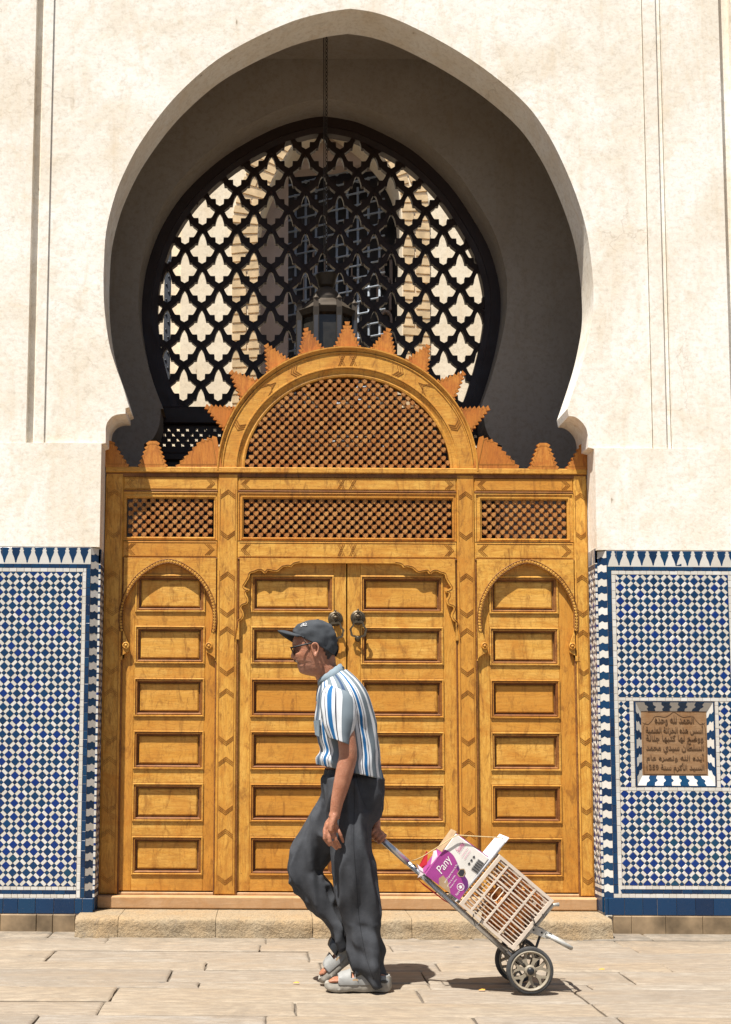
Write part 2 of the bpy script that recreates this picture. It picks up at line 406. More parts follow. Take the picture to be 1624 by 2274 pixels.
# stepped frame round the arch field: strip and channel on each side, ending on a ledge
lz = XZ(60, 983)[1]; rz = XZ(1480, 996)[1]
lx = [XZ(p, 500)[0] for p in (69, 87, 107.5)]           # channel left edge, strip left edge, field edge
rx = [XZ(p, 500)[0] for p in (1441, 1473, 1482)]        # field edge, strip, outer
FD = 0.018                                               # arch field sits back from the outer face
DX = XZ(1611, 500)[0]
wall_poly = [(WX0, -0.3), (JL, -0.3)] + open_prof[1:-1] + [(JR, -0.3), (WX1, -0.3), (WX1, WTOP), (WX0, WTOP)]
m = MB(); m.prism(wall_poly, 0.045, TH); m.build('plaster_core', M_PLASTER, gate_wall)
# skins over the core: outer faces, field, strips
def skin(name, poly, y0, y1=0.046):
    mm = MB(); mm.prism(poly, y0, y1); return mm.build(name, M_PLASTER, gate_wall)
arch_pts = open_prof[1:-1]
top_i = max(range(len(arch_pts)), key=lambda i: arch_pts[i][1])
TB = WTOP
field = [(lx[2], lz), (JL, lz)] + [p for p in arch_pts if p[1] > lz + 1e-4 and p[0] < arch_pts[top_i][0]]
fr = [p for p in arch_pts if p[0] >= arch_pts[top_i][0] and p[1] > rz + 1e-4]
field = field + fr + [(JR, rz), (rx[0] - .006, rz), (rx[0] - .006, TB), (lx[2], TB)]
skin('arch_field', field, FD)
skin('outer_face', [(WX0, lz), (lx[0], lz), (lx[0], TB), (WX0, TB)], 0.0)
skin('moulding_strip', [(lx[1], lz), (lx[2], lz), (lx[2], TB), (lx[1], TB)], 0.006)
skin('moulding_strip', [(rx[0], rz), (rx[1] - .012, rz), (rx[1] - .012, TB), (rx[0], TB)], 0.006)
skin('moulding_strip', [(rx[1] - .012, rz), (rx[2] - .006, rz), (rx[2] - .006, TB), (rx[1] - .012, TB)], 0.022)
skin('outer_face', [(rx[2], rz), (DX, rz), (DX, TB), (rx[2], TB)], 0.0)
skin('outer_face', [(DX + .075, rz), (WX1, rz), (WX1, TB), (DX + .075, TB)], -0.01)
tz_l = XZ(100, 1214)[1]; tz_r = XZ(1480, 1222)[1]
lowl = [(WX0, tz_l), (JL, tz_l), (JL, lz), (WX0, lz)]
lowr = [(JR, tz_r), (WX1, tz_r), (WX1, rz), (JR, rz)]
skin('lower_face', lowl, -0.002); skin('lower_face', lowr, -0.002)
skin('backing', [(WX0, -.2), (XZ(201.2, 1300)[0], -.2), (XZ(201.2, 1300)[0], tz_l), (WX0, tz_l)], 0.012); NX0, NX1, NZ0, NZ1 = XZ(1414, 1650)[0], XZ(1586, 1650)[0], XZ(1500, 1745)[1], XZ(1500, 1560)[1]
mm = MB(); mm.prism([(XZ(1348.3, 1300)[0], -.2), (WX1, -.2), (WX1, tz_r), (XZ(1348.3, 1300)[0], tz_r)], 0.012, 0.046, [[(NX0, NZ0), (NX1, NZ0), (NX1, NZ1), (NX0, NZ1)]]); mm.build('backing', M_PLASTER, gate_wall)
# ================================================================== porch behind: side walls, ceiling, back wall with the second arch
BY = 1.10
Li = [(363, 908), (345, 862), (329, 812), (314, 744), (307, 675), (311, 607), (325, 541), (356, 466), (411, 387), (500, 308), (603, 250), (680, 225), (722, 219)]
Ri = [(722, 219), (765, 225), (818, 240), (921, 294), (1007, 373), (1065, 456), (1102, 525), (1123, 600), (1127, 658), (1123, 709), (1109, 778), (1088, 850), (1068, 904)]
inner = spline(wp(Li, BY), 5) + spline(wp(Ri, BY), 5)[1:]
ib = XZ(363, 908, BY)[1]; i2 = XZ(320, 985, BY)[1]; xl2 = XZ(320, 985, BY)[0]; xr2 = XZ(1115, 985, BY)[0]
cq = [(lerp(inner[0][0] - .02, xl2, 1 - math.cos(a)), lerp(ib - .03, i2, math.sin(a))) for a in [k * math.pi / 16 for k in range(9)]]
cqr = [(lerp(inner[-1][0] + .02, xr2, 1 - math.cos(a)), lerp(ib - .03, i2, math.sin(a))) for a in [k * math.pi / 16 for k in range(9)]]
inner_open = [(xl2, -.1)] + cq[::-1] + [(inner[0][0] - .02, ib)] + inner + [(inner[-1][0] + .02, ib)] + cqr + [(xr2, -.1)]
back_wall = thing('inner_wall', 'shaded plaster wall behind the doors with a smaller horseshoe arch', 'wall', (0.4, BY, 0))
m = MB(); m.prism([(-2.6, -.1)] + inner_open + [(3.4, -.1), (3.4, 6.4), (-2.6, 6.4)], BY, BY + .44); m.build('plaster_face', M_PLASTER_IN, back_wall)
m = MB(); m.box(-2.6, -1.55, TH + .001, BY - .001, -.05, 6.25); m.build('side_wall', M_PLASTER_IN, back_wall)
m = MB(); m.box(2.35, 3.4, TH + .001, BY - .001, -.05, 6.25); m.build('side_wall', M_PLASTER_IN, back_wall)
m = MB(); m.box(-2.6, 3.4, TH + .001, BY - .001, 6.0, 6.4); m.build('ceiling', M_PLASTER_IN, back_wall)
# ---- dark carved screen filling the second arch
screen = thing('arched_lattice_screen', 'dark walnut lattice screen of pointed star openings filling the inner arch', 'lattice screen', (0.4, BY + .2, 0))
FY = BY + .25
def frame_ring(d0, d1, y0, y1):
    a = offset_open(inner, -d0); b = offset_open(inner, -d1)
    m = MB(); n = len(a)
    rings = [[(p[0], y0, p[1]), (q[0], y0 + .01, q[1]), (q[0], y1, q[1]), (p[0], y1, p[1])] for p, q in zip(a, b)]
    m.loft(rings); return m
frame_ring(-.02, .070, FY, FY + .12).build('frame', M_DARKWOOD, screen)
frame_ring(.068, .112, FY + .02, FY + .11).build('inner_moulding', M_DARKWOOD, screen)
PX = 2775 / (7.45 + FY) / 1.0
LS = 0.343 / PX * 1.045                                   # lattice unit: zoomed pixels to metres
hole = [(0, 92), (12, 71), (20, 45), (23.5, 23), (38, 22), (42, 13), (69, -9), (60, -30), (48, -53), (22, -53), (20.5, -82), (0, -94)]
hole = [(x * LS * 1.20, z * LS * 1.165) for x, z in hole]; hole = hole + [(-x, z) for x, z in hole[-2:0:-1]]
HX, HZ = 111 * LS * 1.0, 129 * LS * 1.0
m = MB(); m.prism([(0, HZ + .004), (HX + .004, 0), (0, -HZ - .004), (-HX - .004, 0)], -.022, .022, [hole]); cell_me = m.mesh('lattice_cell', M_DARKWOOD)
cx0, cz0 = XZ(260 + 665 * .343, 195 + 915 * .343, FY + .06)
def inside(p, poly):
    c = False
    for i in range(len(poly)):
        a, b = poly[i - 1], poly[i]
        if (a[1] > p[1]) != (b[1] > p[1]) and p[0] < (b[0] - a[0]) * (p[1] - a[1]) / (b[1] - a[1]) + a[0]: c = not c
    return c
clip = offset_open(inner, -.01)
for j in range(-14, 20):
    for i in range(-8, 12):
        x = cx0 + i * 2 * HX + (HX if j % 2 else 0); z = cz0 + j * HZ
        pts = [(x, z), (x + HX * .45, z), (x - HX * .45, z), (x, z + HZ * .6), (x, z - HZ * .6)]
        if sum(inside(p, clip) for p in pts) >= 1 and z > ib - HZ * .4:
            link('lattice_cell', cell_me, screen, (x, FY + .06, z))
# lower beam and second row of pierced work below the arch
m = MB(); zb0, zb1 = XZ(480, 942, FY)[1], XZ(480, 906, FY)[1]
m.bbox(xl2 - .05, xr2 + .05, FY - .01, FY + .12, zb0, zb1 + .01, .01); m.build('cross_beam', M_DARKWOOD, screen)
m = MB(); zc1 = XZ(480, 1005, FY)[1]
m.bbox(xl2 - .05, xr2 + .05, FY - .005, FY + .12, zc1 - .06, zc1, .01); m.build('cross_beam', M_DARKWOOD, screen)
m = MB(); m.box(xl2 - .05, xr2 + .05, FY + .02, FY + .06, -.1, zc1 - .06); m.build('lower_boards', M_DARKWOOD, screen)
for xa, xb in ((xl2, XZ(345, 960, FY)[0]), (XZ(1085, 960, FY)[0], xr2)):
    m = MB(); m.box(xa - .05, xb + .02, FY + .01, FY + .09, zc1, zb0); m.build('corner_block', M_DARKWOOD, screen)
m = MB(); p_ = .066
star = [(math.cos(a) * (.0165 if k % 2 else .0085), math.sin(a) * (.0165 if k % 2 else .0085)) for k, a in enumerate([math.pi * q / 4 for q in range(8)])]
zrow = [zb0 - .035 - k * .037 for k in range(4)]
xs = XZ(345, 960, FY)[0]
hs = []
for r_, zz in enumerate(zrow):
    x = xs + .03 + (p_ / 2 if r_ % 2 else 0)
    while x < XZ(1085, 960, FY)[0] - .03:
        if zz - .02 > zc1 and zz + .02 < zb0: hs.append([(x + a, zz + b) for a, b in star])
        x += p_
m.prism([(xs, zc1), (XZ(1085, 960, FY)[0], zc1), (XZ(1085, 960, FY)[0], zb0), (xs, zb0)], FY + .03, FY + .05, hs)
m.build('pierced_panel', M_DARKWOOD, screen)
# ================================================================== courtyard building seen through the lattice
CY = 5.6
court = thing('courtyard_house', 'sunlit cream courtyard house with a brick edged arch behind the lattice', 'house', (1.0, CY, 0))
M_BRICK = m_plain('pale_brick', (0.60, 0.44, 0.26), 0.9, 0.1, var=0.22, scale=9, bump=0.4)
M_PINK = m_plain('pinkish_render', (0.42, 0.33, 0.28), 0.9, 0.1, var=.1, scale=5)
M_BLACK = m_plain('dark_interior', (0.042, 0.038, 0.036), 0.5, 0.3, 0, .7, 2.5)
M_IRON = m_plain('grey_painted_iron', (0.26, 0.29, 0.33), 0.5, 0.4, 0.0, .15)
M_STUD = m_plain('dark_studded_iron', (0.045, 0.05, 0.06), 0.45, 0.5, 0.3)
def cw(x, y, Y=CY): return XZ(x, y, Y)
ca_l = [(578, 1000), (578, 800), (577, 600), (575, 520), (582, 470), (598, 420), (625, 365), (665, 310), (735, 255)]
ca_r = [(735, 255), (800, 300), (850, 352), (880, 405), (890, 460), (893, 540), (893, 800), (893, 1000)]
co_ = spline([cw(*p) for p in ca_l], 6) + spline([cw(*p) for p in ca_r], 6)[1:]
co_[0] = (co_[0][0], .5); co_[-1] = (co_[-1][0], .5)
xc0 = cw(401, 700)[0]
m = MB(); m.prism([(xc0, .5)] + co_ + [(9, .5), (9, 10.5), (xc0, 10.5)], CY, CY + .5); m.build('wall', M_PLASTER_FAR, court)
m = MB(); m.box(-6, xc0 - .001, CY + .16, CY + .5, .5, 10.5); m.build('wall', M_PLASTER_FAR, court)
m = MB(); m.box(-6, 9, CY - .2, CY + 3, -.2, .499); m.build('base', M_PLASTER_FAR, court)
m = MB(); m.box(-6, 9, CY + .501, CY + 3, .5, 10.5); 
hl, hr = cw(640, 600, CY + .5)[0], cw(889, 600, CY + .5)[0]
m = MB(); m.prism([(co_[0][0] - .4, .5), (hl, .5), (hl, cw(700, 330)[1]), (hr, cw(700, 310)[1]), (hr, .5), (9, .5), (9, 10.5), (co_[0][0] - .4, 10.5)], CY + .502, CY + .7); m.build('recess_wall', M_PINK, court)
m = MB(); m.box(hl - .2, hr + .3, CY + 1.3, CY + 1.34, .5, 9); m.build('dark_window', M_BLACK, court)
# carved pinkish niches showing behind the bars
rr = random.Random(5)
for k in range(14):
    x = rr.uniform(hl + .05, hr - .05); z = rr.uniform(5.0, 7.0)
    m = MB(); wq = rr.uniform(.04, .09)
    aa = [(x + wq * math.cos(t * math.pi / 8), z + 1.3 * wq * math.sin(t * math.pi / 8)) for t in range(9)]
    m.prism([(x + wq, z - .3)] + aa + [(x - wq, z - .3), (x - wq * .72, z - .3)] + [(x + wq * .72 * math.cos(t * math.pi / 8), z + .95 * wq * math.sin(t * math.pi / 8)) for t in range(8, -1, -1)] + [(x + wq * .72, z - .3)], CY + 1.2, CY + 1.28)
    m.build('niche_trim', M_PINK, court)
# brick border: separate bricks, laid alternately long and short along the arch edge
bo = offset_open(co_, .02)
def walk(poly, step):
    out = []; acc = 0; nxt = step / 2
    for i in range(len(poly) - 1):
        a, b = poly[i], poly[i + 1]; l = math.hypot(b[0] - a[0], b[1] - a[1])
        while acc + l >= nxt:
            t = (nxt - acc) / l
            out.append(((lerp(a[0], b[0], t), lerp(a[1], b[1], t)), ((b[0] - a[0]) / l, (b[1] - a[1]) / l))); nxt += step
        acc += l
    return out
nb = 0
for (p, d) in walk(co_, .098):
    if p[1] < 4.2: continue
    nb += 1; nx, nz = -d[1], d[0]
    segs = [(.012, .30)] if nb % 2 else [(.012, .13), (.15, .30)]
    for s0, s1 in segs:
        h = .036; m = MB()
        sl_ = -.06 if d[1] > .5 else (.06 if d[1] < -.5 else 0)
        q = []
        for sgn, tt in ((-1, s0), (1, s0), (1, s1), (-1, s1)):
            q.append((p[0] + nx * tt + d[0] * (h * sgn + sl_ * tt), p[1] + nz * tt + d[1] * (h * sgn + sl_ * tt)))
        m.prism(q, CY - .018, CY + .01); m.build('brick', M_BRICK, court)
# iron grille standing askew in the opening
grille = thing('window_grille', 'grey iron window grille of round bars behind the lattice', 'grille', (cw(735, 600, CY + .3)[0], CY + .35, 4.6))
gx, gy = cw(735, 600, CY + .3)[0], CY + .75
th = R(-24); bars = []
nV = 10; pitch = .128
for i in range(nV):
    u = (i - (nV - 1) / 2) * pitch
    x, y = gx + .03 + u * math.cos(th), gy + u * math.sin(th)
    m = MB(); m.tube([(x, y, 3.9), (x, y, 7.4)], .015, 6); m.build('bar', M_IRON, grille, True)
for j in range(24):
    z = 4.3 + j * .142
    m = MB(); a = (-(nV / 2) * pitch, (nV / 2) * pitch)
    m.tube([(gx + .03 + a[0] * math.cos(th), gy + a[0] * math.sin(th) - .02, z), (gx + .03 + a[1] * math.cos(th), gy + a[1] * math.sin(th) - .02, z + .06)], .011, 6)
    for i in range(nV):
        u = (i - (nV - 1) / 2) * pitch
        m.ball((gx + .03 + u * math.cos(th), gy + u * math.sin(th) - .01, z + .03 + .06 * u / (nV * pitch)), .023, 6, 4)
    m.build('bar', M_IRON, grille, True)
# studded dark strip hanging at the left of the courtyard
sx, sz = cw(371, 735, CY - .6)
m = MB(); m.bbox(sx - .035, sx + .035, CY - .6, CY - .58, 4.3, 6.3, .006); door_strip = m.build('studded_strip', M_STUD)
tag(door_strip, 'dark studded iron strip at the left behind the lattice', 'door strip')
m = MB()
for k in range(24): m.ball((sx + (.012 if k % 2 else -.012), CY - .605, 4.35 + k * .08), .011, 6, 4)
m.build('studs', M_STUD, door_strip, True)
# ================================================================== the carved cedar gate
GD = 0.20
def gx(px, py=1600): return XZ(px, py, GD)[0]
def gz(py, px=770): return XZ(px, py, GD)[1]
gate = thing('carved_gate', 'carved golden cedar gate with latticed lunette and rayed crest in the archway', 'gate', (gx(770), GD, .12))
def bar(name, x0, x1, z0, z1, y0, mat, b=.004, y1=GD + .07, parent=None):
    m = MB(); m.bbox(x0, x1, y0, y1, z0, z1, b); return m.build(name, mat, parent or gate)
# posts
post_px = [(218, 266, 229, 271), (480, 525, 489, 526), (1019, 1059, 1020, 1059), (1283, 1322, 1272, 1309)]
posts = []
zsill, zhead, ztop = gz(1988), gz(1240), gz(1052)
PX0 = [(gx(a), gx(b)) for a, b, c, d in post_px]
PX0[0] = (JL + .004, PX0[0][1]); PX0[3] = (PX0[3][0], JR - .004)
def carve_chevrons(name, post, xa, xb, zs, y, flip0=1):
    m = MB(); xc = (xa + xb) / 2; hw = (xb - xa) / 2 * .72; fl = flip0
    for z in zs:
        for k in range(3):
            zz = z + fl * k * .011; hh = hw * .75
            for sx in (-1, 1):
                p = [(xc, zz + fl * hh), (xc, zz + fl * (hh - .0024)), (xc + sx * hw, zz - .0024 * fl), (xc + sx * hw, zz)]
                if area2(p) < 0: p = p[::-1]
                m.prism(p, y - .0022, y + .001, back=False)
        fl = -fl
    for xx in (xa + (xb - xa) * .10, xa + (xb - xa) * .86):
        m.box(xx, xx + .0025, y - .002, y + .001, zs[-1] - .06, zs[0] + .06)
    return m.build(name, M_CARVE, post)
for i, (a, b) in enumerate(PX0):
    p = bar('post', a, b, zsill, ztop - .005, GD - .008, M_WZ, .006)
    zs = [gz(y) for y in (1290, 1352, 1412, 1482, 1550, 1636, 1702, 1790, 1862, 1945)]
    carve_chevrons('carved_lines', p, a, b, zs, GD - .008)
    carve_chevrons('carved_lines', p, a, b, [gz(y) for y in (1108, 1180)], GD - .008)
    posts.append(p)
# mouldings beside posts: narrow vertical beads
for i, (a, b) in enumerate(PX0):
    for xx, sgn in ((a, -1), (b, 1)):
        if (i == 0 and sgn < 0) or (i == 3 and sgn > 0): continue
        bar('bead', xx + (0 if sgn > 0 else -.010), xx + (.010 if sgn > 0 else 0), zsill, gz(1242), GD - .002, M_WMD, .003)
# horizontal members
xL, xR = PX0[0][0], PX0[3][1]
spans = [(PX0[0][1], PX0[1][0]), (PX0[1][1], PX0[2][0]), (PX0[2][1], PX0[3][0])]
bar('cornice', xL, xR, gz(1052), gz(1040), GD - .020, M_WX, .004)
bar('cornice_bed', xL, xR, gz(1061), gz(1052) - .001, GD - .007, M_WMD, .002)
def carve_rail(rail, x0, x1, z0, z1, y, motif=None):
    m = MB(); zc = (z0 + z1) / 2; hh = (z1 - z0) / 2 * .66
    for zz in (z0 + .007, z1 - .011): m.box(x0 + .012, x1 - .012, y - .002, y + .001, zz, zz + .0025)
    for xe, sg in ((x0 + .02, 1), (x1 - .02, -1)):
        for k in range(3):
            for sz in (-1, 1):
                xx = xe + sg * k * .011
                p = [(xx, zc), (xx + .0024 * sg, zc), (xx + sg * (hh + .0024), zc + sz * hh), (xx + sg * hh, zc + sz * hh)]
                if area2(p) < 0: p = p[::-1]
                m.prism(p, y - .002, y + .001, back=False)
    if motif is not None:
        for cxm in (motif - .036, motif + .036):
            for k in (-1, 1):
                for q in (-.005, .005):
                    p = [(cxm - .017 + q, zc - k * hh), (cxm - .0135 + q, zc - k * hh), (cxm + .017 + q, zc + k * hh), (cxm + .0135 + q, zc + k * hh)]
                    if area2(p) < 0: p = p[::-1]
                    m.prism(p, y - .002, y + .001, back=False)
    m.build('carved_lines', M_CARVE, rail)
xmid = gx(771)
for i, (a, b) in enumerate(spans):
    for (t, bt) in ((1061, 1090), (1203, 1240)):
        r_ = bar('rail', a + .001, b - .001, gz(bt), gz(t) - .001, GD - .005, M_WX, .005)
        carve_rail(r_, a, b, gz(bt), gz(t), GD - .005, xmid if i == 1 else None)
        bar('rail_bead', a + .001, b - .001, gz(bt) - .011, gz(bt) - .001, GD - .008, M_WMD, .003)
# ---- concentric framed opening: profile of (inset, depth) loops
def ringed(x0, x1, z0, z1, prof, close=True):
    rings = []
    for ins, d in prof:
        rings.append([(x0 + ins, d, z0 + ins), (x1 - ins, d, z0 + ins), (x1 - ins, d, z1 - ins), (x0 + ins, d, z1 - ins)])
    m = MB(); m.loft(rings, cap=False)
    if close: n = len(m.v); m.face([n - 4, n - 3, n - 2, n - 1])
    return m
# ---- bobbin lattice panels
LP = .0385
def bobbin(n, blocks):
    """lath of n crossings: proud square blocks at the crossings joined by set-back necks"""
    m = MB(); rings = []; L = n * LP; wb, wn = LP * .315, LP * .165
    def ring(x, w_, y0): rings.append([(x, y0, -w_), (x, y0, w_), (x, .016, w_), (x, .016, -w_)])
    if not blocks:
        ring(-L / 2, wn, .0062); ring(L / 2, wn, .0062)
    else:
        for k in range(n):
            c = -L / 2 + (k + .5) * LP
            ring(c - LP / 2, wn, .0062); ring(c - LP * .33, wn, .0062); ring(c - LP * .315, wb, .0035); ring(c - LP * .25, wb * .96, 0)
            ring(c + LP * .25, wb * .96, 0); ring(c + LP * .315, wb, .0035); ring(c + LP * .33, wn, .0062)
        ring(L / 2, wn, .0062)
    m.loft(rings); return m
bob_cache = {}
def lattice_panel(x0, x1, z0, z1, ins_fn, name='lattice_panel'):
    """laths on both diagonals clipped to the opening"""
    root = MB(); 
    fr = ringed(x0 - .012, x1 + .012, z0 - .012, z1 + .012, [(0, GD + .026), (.012, GD + .024)], False) if ins_fn is None else None
    if fr: par = fr.build(name, M_WMD, gate)
    else:
        k = MB(); k.box(x0 - .01, x1 + .01, GD + .035, GD + .05, z0 - .025, z0 - .003); par = k.build(name, M_WMD, gate)
    xc, zc = (x0 + x1) / 2, (z0 + z1) / 2
    ext = (x1 - x0 + z1 - z0)
    N = int(ext / LP) + 2
    for di, (dx, dz) in enumerate(((1, 1), (1, -1))):
        ux, uz = dx / math.sqrt(2), dz / math.sqrt(2); nx, nz = -uz, ux
        for k in range(-N, N + 1):
            ox, oz = xc + nx * k * LP, zc + nz * k * LP
            # clip the line to the opening by sampling at crossings
            ts = [q * LP for q in range(-N, N + 1)]
            ok = [t for t in ts if (ins_fn or (lambda X, Z: x0 < X < x1 and z0 < Z < z1))(ox + ux * t, oz + uz * t)]
            if not ok: continue
            t0, t1 = min(ok) - LP * .5, max(ok) + LP * .5
            nseg = round((t1 - t0) / LP)
            if (nseg, di) not in bob_cache: bob_cache[nseg, di] = bobbin(nseg, di == 0).mesh('slat', M_WLAT)
            tc = (t0 + t1) / 2
            link('slat', bob_cache[nseg, di], par, (ox + ux * tc, GD + .007 + di * .0006, oz + uz * tc), (0, -math.atan2(uz, ux), 0))
    return par
def frame_for(x0, x1, z0, z1, ox0, ox1, oz0, oz1):
    """stepped moulding from the surrounding members (o...) down to the lattice"""
    m = MB(); st = [(0, GD - .004), (.18, GD - .006), (.22, GD + .001), (.55, GD + .001), (.6, GD - .003), (.78, GD - .003), (.82, GD + .004), (1, GD + .005), (1.0, GD + .05)]
    rings = [[(lerp(ox0, x0, t), d, lerp(oz0, z0, t)), (lerp(ox1, x1, t), d, lerp(oz0, z0, t)), (lerp(ox1, x1, t), d, lerp(oz1, z1, t)), (lerp(ox0, x0, t), d, lerp(oz1, z1, t))] for t, d in st]
    m.loft(rings, cap=False); m.build('lattice_frame', M_WX, gate)
for (a, b), (xa, xb) in zip(spans, ((281, 475), (541, 1005), (1070, 1260))):
    x0, x1 = gx(xa, 1150), gx(xb, 1150); z0, z1 = gz(1194), gz(1108)
    frame_for(x0, x1, z0, z1, a + .001, b - .001, gz(1203) + .001, gz(1090) - .012)
    lattice_panel(x0, x1, z0, z1, None)
# ---- lunette
lcx = gx(772, 1045); lz0 = gz(1046)
RX1, RX0 = (gx(1062, 1045) - gx(483, 1045)) / 2, (gx(1003, 1045) - gx(545, 1045)) / 2
RZ1, RZ0 = gz(771) - lz0, gz(836) - lz0
def arc_sweep(prof, name, mat, n=72, a0=0.0, a1=math.pi):
    """prof: (t, y): t = 0 inner edge, 1 outer edge"""
    m = MB(); rings = []
    for k in range(n + 1):
        a = lerp(a0, a1, k / n)
        rings.append([(lcx + lerp(RX0, RX1, t) * math.cos(a), y, lz0 + lerp(RZ0, RZ1, t) * math.sin(a)) for t, y in prof])
    m.loft(rings, closed=True, cap=True); return m.build(name, mat, gate, smooth=30)
arc_sweep([(0, GD + .06), (0, GD + .006), (.06, GD + .003), (.12, GD + .007), (.20, GD + .003), (.24, GD - .004), (.29, GD - .004), (.29, GD - .010), (.33, GD - .010), (.34, GD - .006), (.78, GD - .006), (.79, GD - .011), (.83, GD - .011), (.84, GD - .006), (.86, GD + .06)], 'arch_band', M_WX)
arc_sweep([(.855, GD + .06), (.855, GD - .01), (.90, GD - .012), (.955, GD - .022), (1.0, GD - .022), (1.0, GD + .06)], 'arch_rim', M_WX)
for sg in (-1, 1):                                         # chevrons on the band
    for a in (26, 48, 66):
        m = MB()
        for k in range(3):
            aa = R(90) + sg * R(90 - a) ; da = sg * (.035 + k * .022) * (1 if a != 48 else -1)
            for t0, t1 in ((.56, .36), (.56, .76)):
                def P(t, a): return (lcx + lerp(RX0, RX1, t) * math.cos(a), lz0 + lerp(RZ0, RZ1, t) * math.sin(a))
                p = [P(t0, aa + da), P(t0, aa + da + .008), P(t1, aa + da * 0 + sg * k * .022 + .008), P(t1, aa + sg * k * .022)]
                if area2(p) < 0: p = p[::-1]
                m.prism(p, GD - .0085, GD - .005, back=False)
        m.build('carved_chevron', M_CARVE, gate)
for cxm in (-.036, .036):
    m = MB()
    for k in (-1, 1):
        for q in (-.005, .005):
            zc = lz0 + lerp(RZ0, RZ1, .56); hh = .036
            p = [(lcx + cxm - .017 + q, zc - k * hh), (lcx + cxm - .0135 + q, zc - k * hh), (lcx + cxm + .017 + q, zc + k * hh), (lcx + cxm + .0135 + q, zc + k * hh)]
            if area2(p) < 0: p = p[::-1]
            m.prism(p, GD - .0085, GD - .005, back=False)
    m.build('carved_cross', M_CARVE, gate)
lattice_panel(lcx - RX0, lcx + RX0, lz0 + .002, lz0 + RZ0, lambda X, Z: Z > lz0 and ((X - lcx) / (RX0 - .006)) ** 2 + ((Z - lz0) / (RZ0 - .006)) ** 2 < 1, 'lunette_lattice')
bar('lunette_sill', lcx - RX0 - .01, lcx + RX0 + .01, gz(1052) - .001, lz0 + .006, GD - .014, M_WX, .004)
# ---- toothed rays and merlons
def toothed(base0, base1, tip, topw, n=7, tooth=.010):
    """sawtooth flame: base edge, blunt tip; local points in XZ"""
    b0, b1, t = Vector(base0), Vector(base1), Vector(tip)
    bd = (b1 - b0).normalized(); t0, t1 = t - bd * topw / 2, t + bd * topw / 2
    def side(p, q, sg):
        d = (q - p); L = d.length; d.normalize(); nn = Vector((-d.y, d.x)) * sg; out = []
        for k in range(n):
            s0 = p + d * L * k / n
            out += [s0 + nn * 0, s0 + d * (L / n * .28) + nn * tooth * 1.0]
        return out
    ax = (t - (b0 + b1) / 2).normalized()
    left = side(b0, t0, 1); right = side(b1, t1, -1)
    poly = [tuple(p) for p in left] + [tuple(t0), tuple(t1)] + [tuple(p) for p in right[::-1]]
    return poly
def ray(poly, y0=GD + .004, y1=GD + .03):
    m = MB()
    if area2(poly) < 0: poly = poly[::-1]
    m.prism(poly, y0, y1); o = m.build('ray', M_WR, gate)
    c = Vector((sum(p[0] for p in poly) / len(poly), sum(p[1] for p in poly) / len(poly)))
    ins = [tuple(c + (Vector(p) - c) * .80) for p in poly]; ins2 = [tuple(c + (Vector(p) - c) * .77) for p in poly]
    m = MB(); n = len(poly)
    m.v += [(p[0], y0 - .0015, p[1]) for p in ins] + [(p[0], y0 - .0015, p[1]) for p in ins2]
    for i in range(n):
        j = (i + 1) % n; m.face([i, j, n + j, n + i])
    m.build('carved_line', M_CARVE, o)
    return o
for deg, ln in ((90, .150), (106.3, .142), (122.5, .142), (139.3, .150), (155.5, .152), (73.7, .142), (57.5, .142), (40.7, .150), (24.5, .152)):
    a = R(deg); 
    ca, sa = math.cos(a), math.sin(a); rx_, rz_ = RX1 * .985, RZ1 * .985
    base = Vector((lcx + rx_ * ca, lz0 + rz_ * sa)); nrm = Vector((ca, sa)); tg = Vector((-sa, ca))
    lean = 0 if deg == 90 else (.012 if deg > 90 else -.012)
    ray(toothed(base - tg * .098, base + tg * .098, base + nrm * (ln + .030) - tg * lean, .034, 7, .018))
def merlon(xa, xb, half=0):
    zb = gz(1041); zt = gz(983); n = 6
    x0, x1 = gx(xa, 1010), gx(xb, 1010); xm = (x0 + x1) / 2
    if half == 0: ray(toothed((x0, zb), (x1, zb), (xm, zt), .044, n, .015), GD - .02, GD + .006)
    elif half == -1:
        p = toothed((2 * x0 - x1, zb), (x1, zb), (x0, zt), .08, n, .015)
        k = [q for q in p if q[0] > x0 + .001]; ray([(x0, zb)] + [(x0, zt)] + k, GD - .02, GD + .006)
    else:
        p = toothed((x0, zb), (2 * x1 - x0, zb), (x1, zt), .08, n, .015)
        k = [q for q in p if q[0] < x1 - .001]; ray(k + [(x1, zt), (x1, zb)], GD - .02, GD + .006)
merlon(311, 369); merlon(1176, 1236); merlon(232, 285, -1); merlon(1258, 1309, 1)
for sg, pts in ((1, [(392, 1041), (447, 982), (482, 972), (494, 1041)]), (-1, [(1151, 1041), (1094, 982), (1064, 972), (1050, 1041)])):
    P4 = [Vector(XZ(x, y, GD)) for x, y in pts]; poly = []
    for a, b, n in ((P4[0], P4[1], 6), (P4[1], P4[2], 3)):
        d = b - a; nn = Vector((-d.y, d.x)).normalized() * sg
        for k in range(n): poly += [tuple(a + d * k / n), tuple(a + d * (k + .3) / n + nn * .016)]
    poly += [tuple(P4[2]), tuple(P4[3])]; ray(poly, GD - .016, GD + .006)
